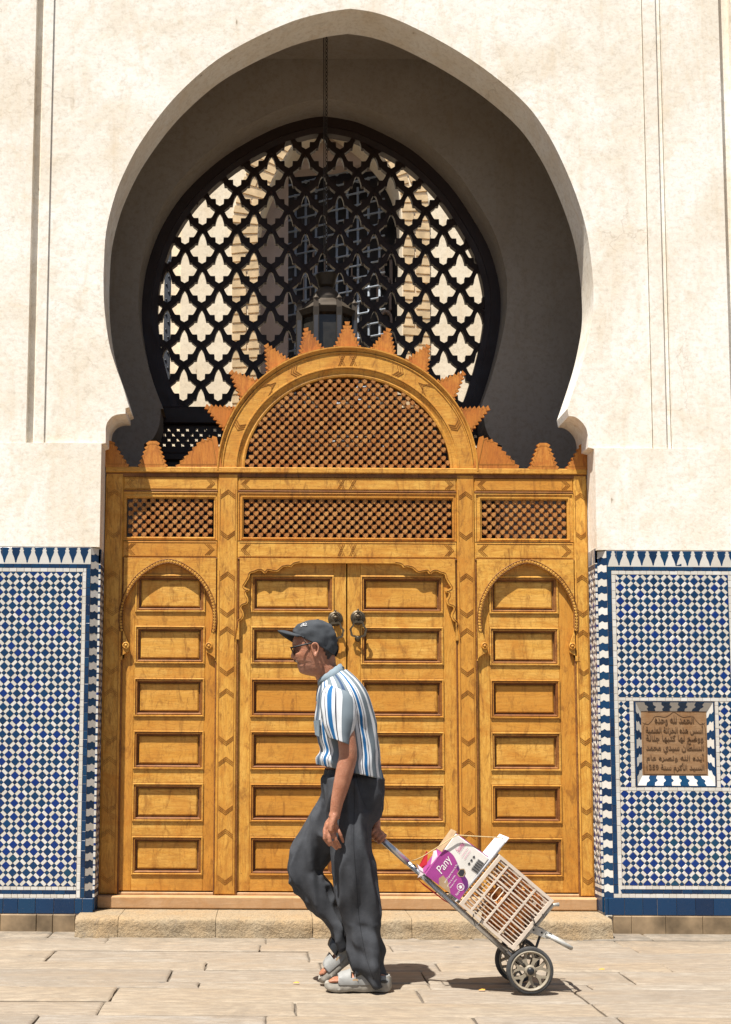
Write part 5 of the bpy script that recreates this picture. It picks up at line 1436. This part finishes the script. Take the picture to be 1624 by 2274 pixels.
# ears
for sg in (-1, 1):
    ye = PY + sg * .0735; e0 = [(700, 1459), (697, 1452), (694, 1443), (693, 1434), (697, 1428.5), (703, 1429), (707, 1435), (707, 1443), (704, 1451), (701, 1459)]
    body.tube([W(x, y, ye + sg * (.013 if i > 6 else .008)) for i, (x, y) in enumerate(spline(e0, 2))], .0052, 8)
    body.tube([W(700, 1432, ye + sg * .004), W(700, 1455, ye + sg * .002)], [(.007, .004), (.006, .004)], 10)
# torso and legs under the clothes
body.tube([H(758, 1550), H(768, 1620), H(776, 1700), H(778, 1745)], [(.065, .12), (.075, .12), (.085, .11), (.085, .10)], 20)
body.tube([W(785, 1740, -1.73), W(788, 1900, -1.74), W(804, 2060, -1.742), W(830, 2165, -1.742)], [.06, .048, .036, .024], 14)
body.tube([W(768, 1740, -1.60), W(690, 1895, -1.59), W(676, 1930, -1.59), W(707, 1985, -1.59), W(748, 2062, -1.59), W(764, 2112, -1.59)], [.06, .048, .045, .036, .024, .028], 14)
# near arm
AY = -1.862
body.tube([H(752, 1556, -1.825), H(762, 1595, AY + .006), H(770, 1640, AY), H(773, 1665, AY), H(773, 1682, AY), H(766, 1712, AY), H(758, 1745, AY), H(749, 1780, AY), H(745, 1804, AY), H(742, 1816, AY)],
          [.038, .040, .041, .0415, .041, .040, .036, .029, .0245, .026], 20)
body.ball(tuple(H(777, 1677, AY)), .034, 14, 10)
body.tube([H(745, 1806, AY), H(741, 1818, AY), H(737, 1832, AY), H(735, 1846, AY)], [(.026, .020), (.032, .019), (.035, .017), (.033, .013)], 18)
for kn, md_, tp, rr_ in (((722, 1842), (721, 1862), (733, 1879), .0088), ((731, 1845), (733, 1869), (749, 1887), .0092), ((740, 1844), (746, 1866), (757, 1883), .0090), ((749, 1838), (757, 1856), (763, 1871), .0082)):
    k_, m_, t_ = H(*kn, AY), H(*md_, AY - .008), H(*tp, AY + .012)
    k0 = H(lerp(kn[0], 738, .4), kn[1] - 12, AY)
    body.tube([k0, k_, k_.lerp(m_, .6) + Vector((0, -.004, 0)), m_, m_.lerp(t_, .55), t_], [rr_, rr_ * 1.12, rr_, rr_ * 1.06, rr_ * .92, rr_ * .72], 12)
body.tube([H(738, 1814, AY + .012), H(727, 1828, AY + .022), H(721, 1846, AY + .026), H(722, 1862, AY + .024)], [.011, .0115, .0098, .0075], 12)
# far arm reaching back to the handle
FYA = -1.50
body.tube([H(768, 1560, FYA - .02), H(790, 1610, FYA), H(812, 1680, FYA), H(825, 1745, -1.56), H(832, 1806, -1.63), H(834, 1832, -1.655)], [.036, .040, .040, .036, .027, .024], 16)
hx = H(838, 1852, -1.66)
body.tube([H(834, 1828, -1.655), H(835, 1842, -1.658), H(836, 1856, -1.66)], [(.024, .020), (.030, .024), (.026, .022)], 14)
d_h = (W(905, 1915, CC) - W(840, 1857, CC)).normalized(); n_h = Vector((-d_h.z, 0, d_h.x)); c_h = W(838, 1855, CC)
for k in range(4):
    p = c_h + d_h * (-.030 + k * .019); pts = [p + n_h * .024 * math.cos(a) + Vector((0, -.024 * math.sin(a), 0)) for a in [R(-40 + q * 36) for q in range(7)]]
    body.tube(pts, [.0095, .0095, .0095, .009, .009, .0085, .007], 10)
body.tube([c_h - d_h * .03 + n_h * .024, c_h - d_h * .008 + n_h * .022 + Vector((0, -.018, 0)), c_h + d_h * .016 + n_h * .014 + Vector((0, -.025, 0))], [.011, .010, .008], 10)
# feet
for ft_ in (near_foot, far_foot):
    st = len(body.v)
    body.tube([(.272, 0, .052), (.25, 0, .056), (.20, 0, .060), (.15, 0, .058), (.10, 0, .050), (.062, 0, .043)], [(.024, .016), (.030, .026), (.030, .030), (.033, .024), (.038, .015), (.038, .010)], 16)
    body.tube([(.235, 0, .055), (.226, 0, .10), (.220, 0, .15)], [.029, .024, .024], 14)
    for k in range(5):
        yy = ft_.mir * (-.030 + k * .0155); L_ = [.040, .032, .026, .022, .024][4 - k] if ft_.mir > 0 else [.040, .032, .026, .022, .024][4 - k]
        r_ = .0078 if k < 4 else .0108
        body.tube([(.066, yy * .95, .046), (L_ + .012, yy, .046), (L_ - .006, yy, .042)], [r_, r_, r_ * .75], 10)
    ft_.map(body, st)
def m_skin():
    t = NT('tanned_skin'); c = t.co('World'); sx_ = t.sep(t.n('ShaderNodeNewGeometry').outputs['Position'])
    base = t.mix(t.ramp(t.noise(c, 22, 5, .65), [(.35, 0.), (.68, 1.)]), (.31, .125, .068), (.38, .175, .105))
    base = t.mix(t.ramp(t.noise(c, 120, 4, .7), [(.40, .35), (.55, 0.)]), base, (.27, .105, .06))
    z0, z1 = H(670, 1499).z, H(670, 1466).z; xf_, xb_ = H(650, 1480).x, H(694, 1480).x
    def band(v, a, b, s_):
        m1 = t.n('ShaderNodeMapRange', interpolation_type='SMOOTHSTEP'); m1.inputs[1].default_value = a - s_; m1.inputs[2].default_value = a + s_; t.l(v, m1.inputs[0])
        m2 = t.n('ShaderNodeMapRange', interpolation_type='SMOOTHSTEP'); m2.inputs[1].default_value = b - s_; m2.inputs[2].default_value = b + s_; m2.inputs[3].default_value = 1; m2.inputs[4].default_value = 0; t.l(v, m2.inputs[0])
        return t.math('MULTIPLY', m1.outputs[0], m2.outputs[0])
    mask = t.math('MULTIPLY', band(sx_[2], z0 - .02, z1, .010), band(sx_[0], xf_ - .03, xb_, .012))
    sp = t.ramp(t.noise(c, 420, 2, .6), [(.56, 0.), (.68, .32)])
    base = t.mix(t.math('MULTIPLY', mask, .22), base, (.20, .115, .085))
    base = t.mix(t.math('MULTIPLY', mask, sp), base, (.50, .44, .40))
    t.bump(t.math('ADD', t.noise(c, 160, 5, .75), t.math('MULTIPLY', t.noise(c, 45, 4, .6, 1.0), 1.5)), .5, .003)
    t.b.inputs['Subsurface Weight'].default_value = .08; t.b.inputs['Subsurface Radius'].default_value = (.012, .004, .002); t.b.inputs['Subsurface Scale'].default_value = .5
    return t.out(base, .48, .4)
M_SKIN = m_skin()
bme = to_mesh_remesh(body, .0038, 2, 'person'); bme.materials.append(M_SKIN)
person = link('person', bme)
tag(person, 'person in dark cap and striped shirt walking left pulling the trolley', 'person')
# nails on the near hand are too small to show; hair, brows and moustache are
M_HAIR = m_plain('grizzled_hair', (.055, .045, .04), .8, .2, 0, .8, 300, .6)
M_MOUST = m_plain('grey_moustache', (.10, .075, .06), 1.0, 0.0, 0, .6, 400, .8)
m = MB(); rows_ = [r for r in hrows if 1424 <= r[0] <= 1470]; rings = []
for r in rows_:
    rg = head_ring(*r, grow=1.035); n = len(rg); lim = .40 + .10 * (r[0] - 1424) / 50; a0, a1 = int(n * (lim - .02)), int(n * (1 - lim + .02)); rings.append(rg[int(n * .27 + (r[0] - 1424) * .12):int(n * .73 - (r[0] - 1424) * .12) + 1])
nmin = min(len(r) for r in rings)
def resamp(r, n_):
    r = [Vector(p) for p in r]; out = []
    for k in range(n_):
        t = k / (n_ - 1) * (len(r) - 1); i = min(int(t), len(r) - 2); out.append(r[i].lerp(r[i + 1], t - i))
    return out
m.loft([resamp(r, 16) for r in rings], closed=False, cap=False); hair = m.build('hair', M_HAIR, person, True)
hair.modifiers.new('s', 'SOLIDIFY').thickness = .004
m = MB()
for sg in (-1, 1): m.tube([H(654.5, 1466.5), W(658, 1469, PY + sg * .018), W(664, 1474, PY + sg * .030)], [.0046, .0044, .002], 8)
m.build('moustache', M_MOUST, person, True)
m = MB()
for sg in (-1, 1): m.tube([W(676, 1421, PY + sg * .0715), W(681, 1428, PY + sg * .0735), W(686, 1436, PY + sg * .074), W(687, 1444, PY + sg * .073)], [(.003, .002), (.005, .0018), (.005, .0018), (.002, .0015)], 8)
m.build('sideburns', M_MOUST, person, True)
# ---------------- trousers
def m_cloth(name, col, var, weave=900, rough=.85):
    t = NT(name); c = t.co('World'); a = t.noise(c, 14, 5, .6); b = t.noise(t.co('World', (1, 1, .35)), weave, 2, .5)
    k = t.mix(t.ramp(a, [(.3, 0.), (.7, 1.)]), tuple(x * (1 - var) for x in col), tuple(x * (1 + var) for x in col))
    k = t.mix(t.ramp(b, [(.35, .5), (.65, 0.)]), k, tuple(x * .55 for x in col))
    t.bump(t.math('ADD', b, t.math('MULTIPLY', t.noise(t.co('World', (1, 1, .4)), 55, 5, .7), 2.0)), .25, .0012)
    return t.out(k, rough, .08)
M_TROUS = m_cloth('charcoal_wool', (.054, .057, .064), .3)
tr = MB()
nl = [(1704, 717, 845), (1712, 717, 844), (1740, 719, 842.5), (1765, 722, 844), (1785, 726, 842), (1810, 730, 838), (1835, 733, 829.5), (1860, 736, 828), (1890, 740, 828), (1915, 742, 833), (1935, 745, 834), (1960, 750, 833), (2000, 754, 835.5), (2050, 760, 840), (2090, 769, 843), (2120, 781, 846), (2145, 796, 851), (2165, 805, 857), (2180, 811, 858), (2193, 819, 856)]
rs = []
for y, f, b in dense(nl, 3):
    t = (y - 1704) / 490; hw = lerp(.125, .088, min(t * 1.6, 1)); yc = lerp(-1.69, -1.742, min(t * 2.2, 1))
    if t > .85: hw = lerp(.088, .072, (t - .85) / .15)
    rs.append(ring2((f, y), (b, y), hw, yc, 40, 2.3))
tr.loft(rs)
fl_ = [((717, 1710), (815, 1710)), ((715, 1762), (800, 1790)), ((692, 1803), (768, 1848)), ((664, 1848), (746, 1888)), ((641, 1898), (728, 1914)), ((632, 1929), (712, 1934)), ((640, 1953), (722, 1948)), ((653, 1976), (735, 1966)), ((668, 2000), (742, 1988)), ((690, 2022), (752, 2011)), ((717, 2042), (759, 2036)), ((733, 2066), (765, 2060)), ((741, 2090), (771, 2083)), ((746, 2112), (775, 2100))]
rs = []
for fx, fy, bx, by in dense([(*a, *b) for a, b in fl_], 4):
    t = (fy - 1710) / 400; hw = lerp(.105, .075, min(max(t, 0) * 1.2, 1)); yc = lerp(-1.64, -1.59, min(max(t, 0) * 3, 1))
    rs.append(ring2((fx, fy), (bx, by), hw, yc, 36, 2.2))
tr.loft(rs)
tme = to_mesh_remesh(tr, .0055, 4, 'trousers')
zk = W(640, 1930, -1.6).z; zhem = W(780, 1722, -1.67).z
nrms = [v.normal.copy() for v in tme.vertices]
for v, n in zip(tme.vertices, nrms):
    c = v.co.copy(); far = c.y > -1.655
    if not far or c.z > W(740, 1790, -1.6).z:
        q = Vector((c.x * 13, c.y * 11, c.z * 2.2)); q2 = Vector((c.x * 24 + c.z * 7, c.y * 20, c.z * 5))
        n1 = noise.noise(q); d = (1 - min(abs(n1) * 1.6, 1)) ** 2.2 * .024 - .010 + noise.noise(q2) * .007 + noise.noise(Vector((c.x * 5, c.y * 5, c.z * 3 + 2))) * .010
        zl = c.z - .02
        if c.z < .30: d += noise.noise(Vector((c.x * 9, c.y * 6, c.x * 6 + c.z * 17))) * .010      # bunched at the shoe
        if c.z > .80: d += noise.noise(Vector((c.x * 20, c.y * 12, c.z * 5 + c.x * 12))) * .006
    else:
        s_ = c.x * .75 + c.z * .66; u_ = -c.x * .66 + c.z * .75
        k = math.exp(-((c.z - zk) / .16) ** 2)
        n1 = noise.noise(Vector((s_ * 3.0, c.y * 6, u_ * 11))); d = ((1 - min(abs(n1) * 1.4, 1)) ** 1.6 - .5) * (.012 + .012 * k) + noise.noise(Vector((s_ * 6 + 3, c.y * 11, u_ * 16))) * .004 * (0.4 + k)
    if c.z > zhem: d = min(d, 0) - .006
    v.co = c + n * d * (0.9 if far else 1.5)
bm = bmesh.new(); bm.from_mesh(tme)
for _ in range(4): bmesh.ops.smooth_vert(bm, verts=bm.verts, factor=.5, use_axis_x=True, use_axis_y=True, use_axis_z=True)
bm.to_mesh(tme); bm.free(); smooth_mesh(tme, True)
tme.materials.append(M_TROUS); trousers = link('trousers', tme, person)
m = MB(); pk = [W(768, 1722, -1.80), W(774, 1745, -1.815), W(783, 1790, -1.82)]
tb = BVHTree.FromPolygons([v.co for v in tme.vertices], [list(p.vertices) for p in tme.polygons])
def on_trousers(px, py):
    c = CM @ Vector(((px - PPX) / FPX, -(py - PPY) / FPX, -1.0)); h = tb.ray_cast(CAM, c.normalized())
    return h[0] + Vector((0, -.0008, 0)) if h[0] else None
M_SEAM = m_plain('dark_seam', (.030, .031, .034), .9, .05)
for nm, st in (('pocket_seam', [(792, 1722), (796, 1745), (803, 1770), (812, 1790)]), ('side_seam', [(788, 1735), (787, 1800), (786, 1880), (792, 1960), (798, 2040), (812, 2120), (830, 2175)])):
    pts = [on_trousers(x, y) for x, y in spline(st, 8)]; pts = [p for p in pts if p]
    if len(pts) > 2: m = MB(); m.tube(pts, .0009, 5); m.build(nm, M_SEAM, trousers, True)
# ---------------- shirt
def m_stripes():
    t = NT('striped_cotton'); uv = t.n('ShaderNodeTexCoord').outputs['UV']; s_ = t.sep(uv)
    f = t.math('FRACT', s_[0])
    G, Wt, N_, Bl, D_ = (.15, .185, .21), (.60, .62, .64), (.035, .065, .13), (.008, .105, .27), (.012, .015, .035)
    col = t.ramp(f, [(0, G), (.12, Wt), (.27, G), (.38, N_), (.45, G), (.53, Wt), (.61, D_), (.63, Wt), (.67, Bl), (.755, Wt), (.805, D_), (.825, Wt), (.90, G)], 'CONSTANT')
    c = t.co('World'); w_ = t.noise(c, 700, 2, .5)
    col = t.mix(t.ramp(w_, [(.35, .18), (.65, 0.)]), col, (.10, .11, .13))
    t.bump(w_, .15, .001)
    return t.out(col, .85, .2)
M_STRIPE = m_stripes(); M_COLLAR = m_cloth('grey_blue_collar', (.22, .275, .315), .08, 700)
SYC = -1.67
sr = [(704, 1697, 851, 1731, .168), (703, 1682, 847, 1706, .172), (711, 1664, 845, 1682, .168), (705, 1642, 844, 1652, .166), (700, 1608, 839, 1616, .170), (703, 1572, 830, 1582, .180), (704, 1548, 817, 1548, .186), (706, 1533, 803, 1524, .172), (709, 1523, 790, 1508, .135), (711, 1515, 778, 1496, .098), (712, 1509, 768, 1487, .074)]
rows_ = dense(sr, 5); NS = 96; rings = []
for i, (fx, fy, bx, by, hw) in enumerate(rows_):
    rg = ring2((fx, fy), (bx, by), hw, SYC, NS, 2.35); out = []
    zt = i / (len(rows_) - 1)
    for k, p in enumerate(rg):
        a = 2 * math.pi * k / NS; nrm = Vector((-math.cos(a), -math.sin(a), 0))
        q = Vector((p.x * 9, p.y * 9, p.z * 3.2)); d = noise.noise(q) * .018 * (1 - zt * .6) + (.4 - abs(noise.noise(Vector((p.x * 14 + p.z * 10, p.y * 12, p.z * 6))))) * .018 * (1 - zt * .7)
        if zt < .25: d += noise.noise(Vector((p.x * 16, p.y * 16, 3))) * .012 * (1 - zt / .25)
        out.append(p + nrm * d)
    rings.append(out)
m = MB(); REP = 5.4
us = [REP * k / NS + .05 for k in range(NS + 1)]
m.loft(rings, cap=False, us=us, vs=[i / len(rings) for i in range(len(rings))])
shirt = m.build('shirt', M_STRIPE, person, True)
md = shirt.modifiers.new('t', 'SOLIDIFY'); md.thickness = .003
def sleeve(rows, name):
    rings = []; n = 48
    rws = dense(rows, 5)
    for i, (fx, fy, bx, by, hw, yc) in enumerate(rws):
        rg = ring2((fx, fy), (bx, by), hw, yc, n, 2.2); out = []
        for k, p in enumerate(rg):
            a = 2 * math.pi * k / n; nrm = Vector((-math.cos(a), -math.sin(a), 0))
            d = noise.noise(Vector((p.x * 13 + 4, p.y * 13, p.z * 5 - p.x * 5))) * .009 + noise.noise(Vector((p.x * 26, p.y * 20, p.z * 12))) * .004
            out.append(p + nrm * d)
        rings.append(out)
    m = MB(); m.loft(rings, cap=False, us=[1.75 * k / n + .42 for k in range(n + 1)], vs=[i / len(rings) for i in range(len(rings))])
    o = m.build(name, M_STRIPE, shirt, True); o.modifiers.new('t', 'SOLIDIFY').thickness = .003; return o
sleeve([(738, 1519, 752, 1520, .004, -1.775), (728, 1521, 768, 1524, .030, -1.79), (714, 1538, 788, 1548, .060, -1.82), (711, 1568, 790, 1588, .068, -1.85), (717, 1602, 785, 1622, .066, -1.86), (724, 1622, 781, 1641, .062, -1.864), (730.5, 1638.5, 779, 1655, .060, -1.866)], 'sleeve')
sleeve([(752, 1519, 766, 1520, .004, -1.565), (742, 1521, 784, 1524, .030, -1.55), (735, 1540, 800, 1550, .058, -1.525), (745, 1570, 815, 1588, .062, -1.50), (765, 1612, 830, 1622, .060, -1.50), (775, 1640, 832, 1650, .058, -1.50)], 'sleeve')
# collar: stand and fold
cr = [((712, 1512), (764, 1484), .066), ((708, 1508), (755, 1474), .069), ((705, 1511), (758, 1475), .076), ((706, 1522), (770, 1494), .094)]
m = MB(); m.loft([[p + Vector((0, 0, .0015 * math.sin(k * 1.7))) for k, p in enumerate(ring2(f, b, h, PY, 48, 2.1))] for f, b, h in cr], cap=False)
col_o = m.build('collar', M_COLLAR, shirt, 60); col_o.modifiers.new('t', 'SOLIDIFY').thickness = .003
pc = W(699, 1612, SYC - .07)
m = MB(); P = [(696.5, 1601), (708, 1599), (709, 1636), (700, 1632)]
m.loft([[W(x, y, SYC - .085 - .05 * (i in (1, 2))) for i, (x, y) in enumerate(P)], [W(x + 3, y, SYC - .08 - .05 * (i in (1, 2))) for i, (x, y) in enumerate(P)]])
m.build('pocket', M_COLLAR, shirt)
# ---------------- cap
M_CAP = m_cloth('slate_cotton_twill', (.060, .066, .074), .18, 1000)
M_CAPD = m_cloth('dark_cap_lining', (.016, .016, .017), .1)
cp = [((653, 1409), (746, 1458), .081), ((651.5, 1402), (750, 1440), .0845), ((654.5, 1394), (750, 1420), .0845), ((661, 1387), (745, 1403), .079), ((673, 1381), (735, 1389), .063), ((689, 1377), (721, 1380), .034), ((701, 1375.8), (711, 1377), .008), ((705, 1375.6), (707, 1376.4), .001)]
rows_ = dense([(*a, *b, h) for a, b, h in cp], 5); rings = []
for fx, fy, bx, by, hw in rows_:
    rg = ring2((fx, fy), (bx, by), hw, PY, 48, 2.1)
    rings.append([p + Vector((-math.cos(2 * math.pi * k / 48), -math.sin(2 * math.pi * k / 48), .5)) * (noise.noise(Vector((p.x * 22, p.y * 30, p.z * 40))) * .0060 + noise.noise(p * 60) * .0016 - (.0030 if k % 8 == 0 else 0)) for k, p in enumerate(rg)])
m = MB(); m.loft(rings, cap=False); cap = m.build('cap', M_CAP, person, True); cap.modifiers.new('t', 'SOLIDIFY').thickness = .003
m = MB(); br_ = []
for j in range(21):
    s_ = -1 + 2 * j / 20; a = s_ * R(62)
    base = rings[2]; k = (a / (2 * math.pi)) * 48; i0 = int(math.floor(k)); bp = Vector(base[i0 % 48]).lerp(Vector(base[(i0 + 1) % 48]), k - i0)
    droop = abs(s_) ** 2.0
    tip = W(617 + 44 * droop ** 1.35, 1399.5 + (15 if s_ > 0 else 34) * droop, PY - s_ * .066); tip.y = PY - s_ * .070
    br_.append([bp.lerp(tip, t) + Vector((0, 0, .006 * math.sin(math.pi * t))) for t in (0, .2, .4, .6, .8, 1)])
m.loft(br_, closed=False, cap=False)
brim = m.build('brim', [M_CAP, M_CAPD], cap, True); md = brim.modifiers.new('t', 'SOLIDIFY'); md.thickness = .0045
m = MB(); m.ball(tuple(H(706, 1376)), .006, 8, 4, (1, 1, .5)); m.build('button', M_CAP, cap, True)
m = MB(); m.tube([W(746, 1424, PY - .030), W(750.5, 1436, PY - .018), W(750, 1448, PY - .01), W(746, 1456, PY - .03)], .004, 6); m.build('back_strap', M_CAPD, cap, True)
# white stitched emblem on the near front panel
bvh = BVHTree.FromPolygons([v.co for v in cap.data.vertices], [list(p.vertices) for p in cap.data.polygons])
def on_cap(px, py):
    c = CM @ Vector(((px - PPX) / FPX, -(py - PPY) / FPX, -1.0)); h = bvh.ray_cast(CAM, c.normalized())
    return (h[0] + h[1] * (.0018 if h[1].y < 0 else -.0018)) if h[0] else None
M_STITCH = m_plain('white_stitching', (.75, .75, .75), .7, .2)
for st in ([(668, 1392), (672, 1387), (675, 1385), (673, 1389), (669, 1393)], [(674, 1391), (676, 1387), (679, 1384.5), (681, 1386), (678, 1389), (675, 1389), (679, 1390), (683, 1388.5)]):
    pts = [on_cap(x, y) for x, y in spline(st, 3)]; pts = [p for p in pts if p]
    if len(pts) > 2: m = MB(); m.tube(pts, .0012, 5); m.build('emblem_stroke', M_STITCH, cap, True)
# ---------------- sunglasses
M_GLS = m_plain('black_gloss_frame', (.006, .006, .007), .5, .3)
M_LENS = m_plain('dark_lens', (.010, .009, .008), .08, .6)
m = MB()
for sg in (-1, 1): m.tube([W(647, 1438.5, PY + sg * .066), W(655, 1436.5, PY + sg * .074), W(672, 1432.5, PY + sg * .078), W(694, 1428, PY + sg * .079), W(702, 1430, PY + sg * .078)], [(.0022, .0042)] * 5, 6)
m.tube([W(645.5, 1438, PY + k * .0132) for k in range(-5, 6)], [(.003, .003)] * 11, 6)
gl = m.build('sunglasses', M_GLS, person, True)
for sg in (-1, 1):
    m = MB(); P = [(644.8, 1438, .008), (644.8, 1438, .063), (647, 1437.5, .068), (651, 1452, .062), (652.5, 1457, .048), (652, 1456.5, .020), (649, 1448, .009)]
    a = [W(x, y, PY + sg * d) for x, y, d in P]; b = [p + Vector((.003, 0, 0)) for p in a]; m.loft([a, b]); m.build('lens', M_LENS, gl)
# ---------------- sandals
M_FOAM = m_plain('pale_grey_foam', (.25, .25, .24), .65, .3, 0, .12, 40)
M_FOAM2 = m_plain('dirty_cream_sole', (.27, .25, .215), .75, .2, 0, .2, 30)
def sandal(ft_):
    m = MB(); stn = [(721, .010, 2203, 2196), (727, .034, 2208, 2192), (742, .046, 2211, 2193), (760, .048, 2211, 2191), (780, .046, 2209, 2190), (805, .040, 2211, 2188), (830, .037, 2210, 2184), (850, .036, 2211, 2180), (862, .028, 2209, 2177), (868, .010, 2202, 2184)]
    rings = []
    for x, hw, zb, zt in dense(stn, 4):
        X, b = sl_(x, zb); t = sl_(x, zt)[1]; w_ = .003 * math.sin(x * .32)
        rings.append([(X, -hw * .90, b), (X, -hw - .003 - w_, b + (t - b) * .3), (X, -hw - .001, b + (t - b) * .65), (X, -hw * .96, t), (X, -hw * .7, t - .004), (X, hw * .7, t - .004), (X, hw * .96, t), (X, hw + .001, b + (t - b) * .65), (X, hw + .003 + w_, b + (t - b) * .3), (X, hw * .90, b)])
    m.loft(rings); ft_.map(m); root = m.build('sandal', M_FOAM2, person, 50)
    def band(rows, name, mat, th=.005):
        m = MB(); rr_ = []
        for x0, hw, zs, zt in dense(rows, 4):
            X, b = sl_(x0, zs); t = sl_(x0, zt)[1]; n = 20
            rr_.append([(X, -(hw + .004) * math.copysign(abs(math.cos(math.pi * k / n)) ** .75, math.cos(math.pi * k / n)), b + (t - b) * math.sin(math.pi * k / n) ** .8) for k in range(n + 1)])
        m.loft(rr_, closed=False, cap=False); ft_.map(m); o = m.build(name, mat, root, True); o.modifiers.new('t', 'SOLIDIFY').thickness = th; return o
    band([(750, .047, 2194, 2176), (757, .047, 2194, 2171), (768, .046, 2193, 2168), (778, .045, 2193, 2164)], 'front_band', M_FOAM)
    band([(778, .046, 2195, 2182), (790, .045, 2195, 2176), (806, .041, 2194, 2176), (830, .039, 2192, 2180), (850, .038, 2190, 2176)], 'side_wall', M_FOAM) if False else None
    band([(786, .043, 2192, 2156), (793, .042, 2192, 2150), (801, .040, 2190, 2146), (807, .040, 2188, 2146)], 'ankle_band', M_FOAM)
    band([(787, .049, 2178, 2149), (796, .048, 2174, 2143), (805, .047, 2171, 2140)], 'buckle_strap', M_BLKPL, .003)
    for sg in (-1, 1):                                           # side shell linking the bands, with an oval cut
        for (x0, x1, zt0, zt1) in ((752, 812, 2180, 2172), (806, 862, 2176, 2178)):
            m = MB(); a = []; 
            for k in range(9):
                x = lerp(x0, x1, k / 8); hw = (.0475 if x < 790 else .041 if x < 840 else .036 - max(0, x - 852) * .0012); zt = lerp(zt0, zt1, k / 8) + 4 * math.sin(math.pi * k / 8)
                X, t = sl_(x, zt); b = sl_(x, 2193)[1] - .004
                a.append([(X, sg * (hw + .004), b), (X, sg * (hw + .006), (b + t) / 2), (X, sg * (hw + .001), t), (X, sg * (hw - .003), t), (X, sg * (hw - .001), b)])
            m.loft(a); ft_.map(m); m.build('side_shell', M_FOAM, root, 50)
        X, z = sl_(787, 2184); m = MB(); m.lathe((X, sg * .0525, z), [(.013, .0), (.012, -.002 * sg), (.001, -.002 * sg)] if sg < 0 else [(.013, 0), (.012, .002), (.001, .002)], 16, 'Y')
        for i, v in enumerate(m.v): m.v[i] = (v[0], v[1], z + (v[2] - z) * .45)
        ft_.map(m); m.build('side_vent', M_CARDB, root)
        X, z = sl_(850, 2188); m = MB(); m.lathe((X, sg * .0415, z), [(.017, 0), (.016, .002 * sg), (.001, .0022 * sg)], 16, 'Y')
        for i, v in enumerate(m.v): m.v[i] = (v[0], v[1], z + (v[2] - z) * .45)
        ft_.map(m); m.build('heel_vent', M_BLKPL, root)
    m = MB(); rr_ = []                                            # heel counter
    for k in range(13):
        a = R(-90 + 15 * k); X0 = sl_(842, 0)[0]
        rr_.append([(X0 + .046 * math.cos(a), .037 * math.sin(a), sl_(0, 2190)[1]), (X0 + .049 * math.cos(a), .040 * math.sin(a), sl_(0, 2184)[1]), (X0 + .045 * math.cos(a), .036 * math.sin(a), sl_(0, 2176)[1])])
    m.loft(rr_, closed=False, cap=False); ft_.map(m); o = m.build('heel_counter', M_FOAM, root, True); o.modifiers.new('t', 'SOLIDIFY').thickness = .004
sandal(near_foot); sandal(far_foot)
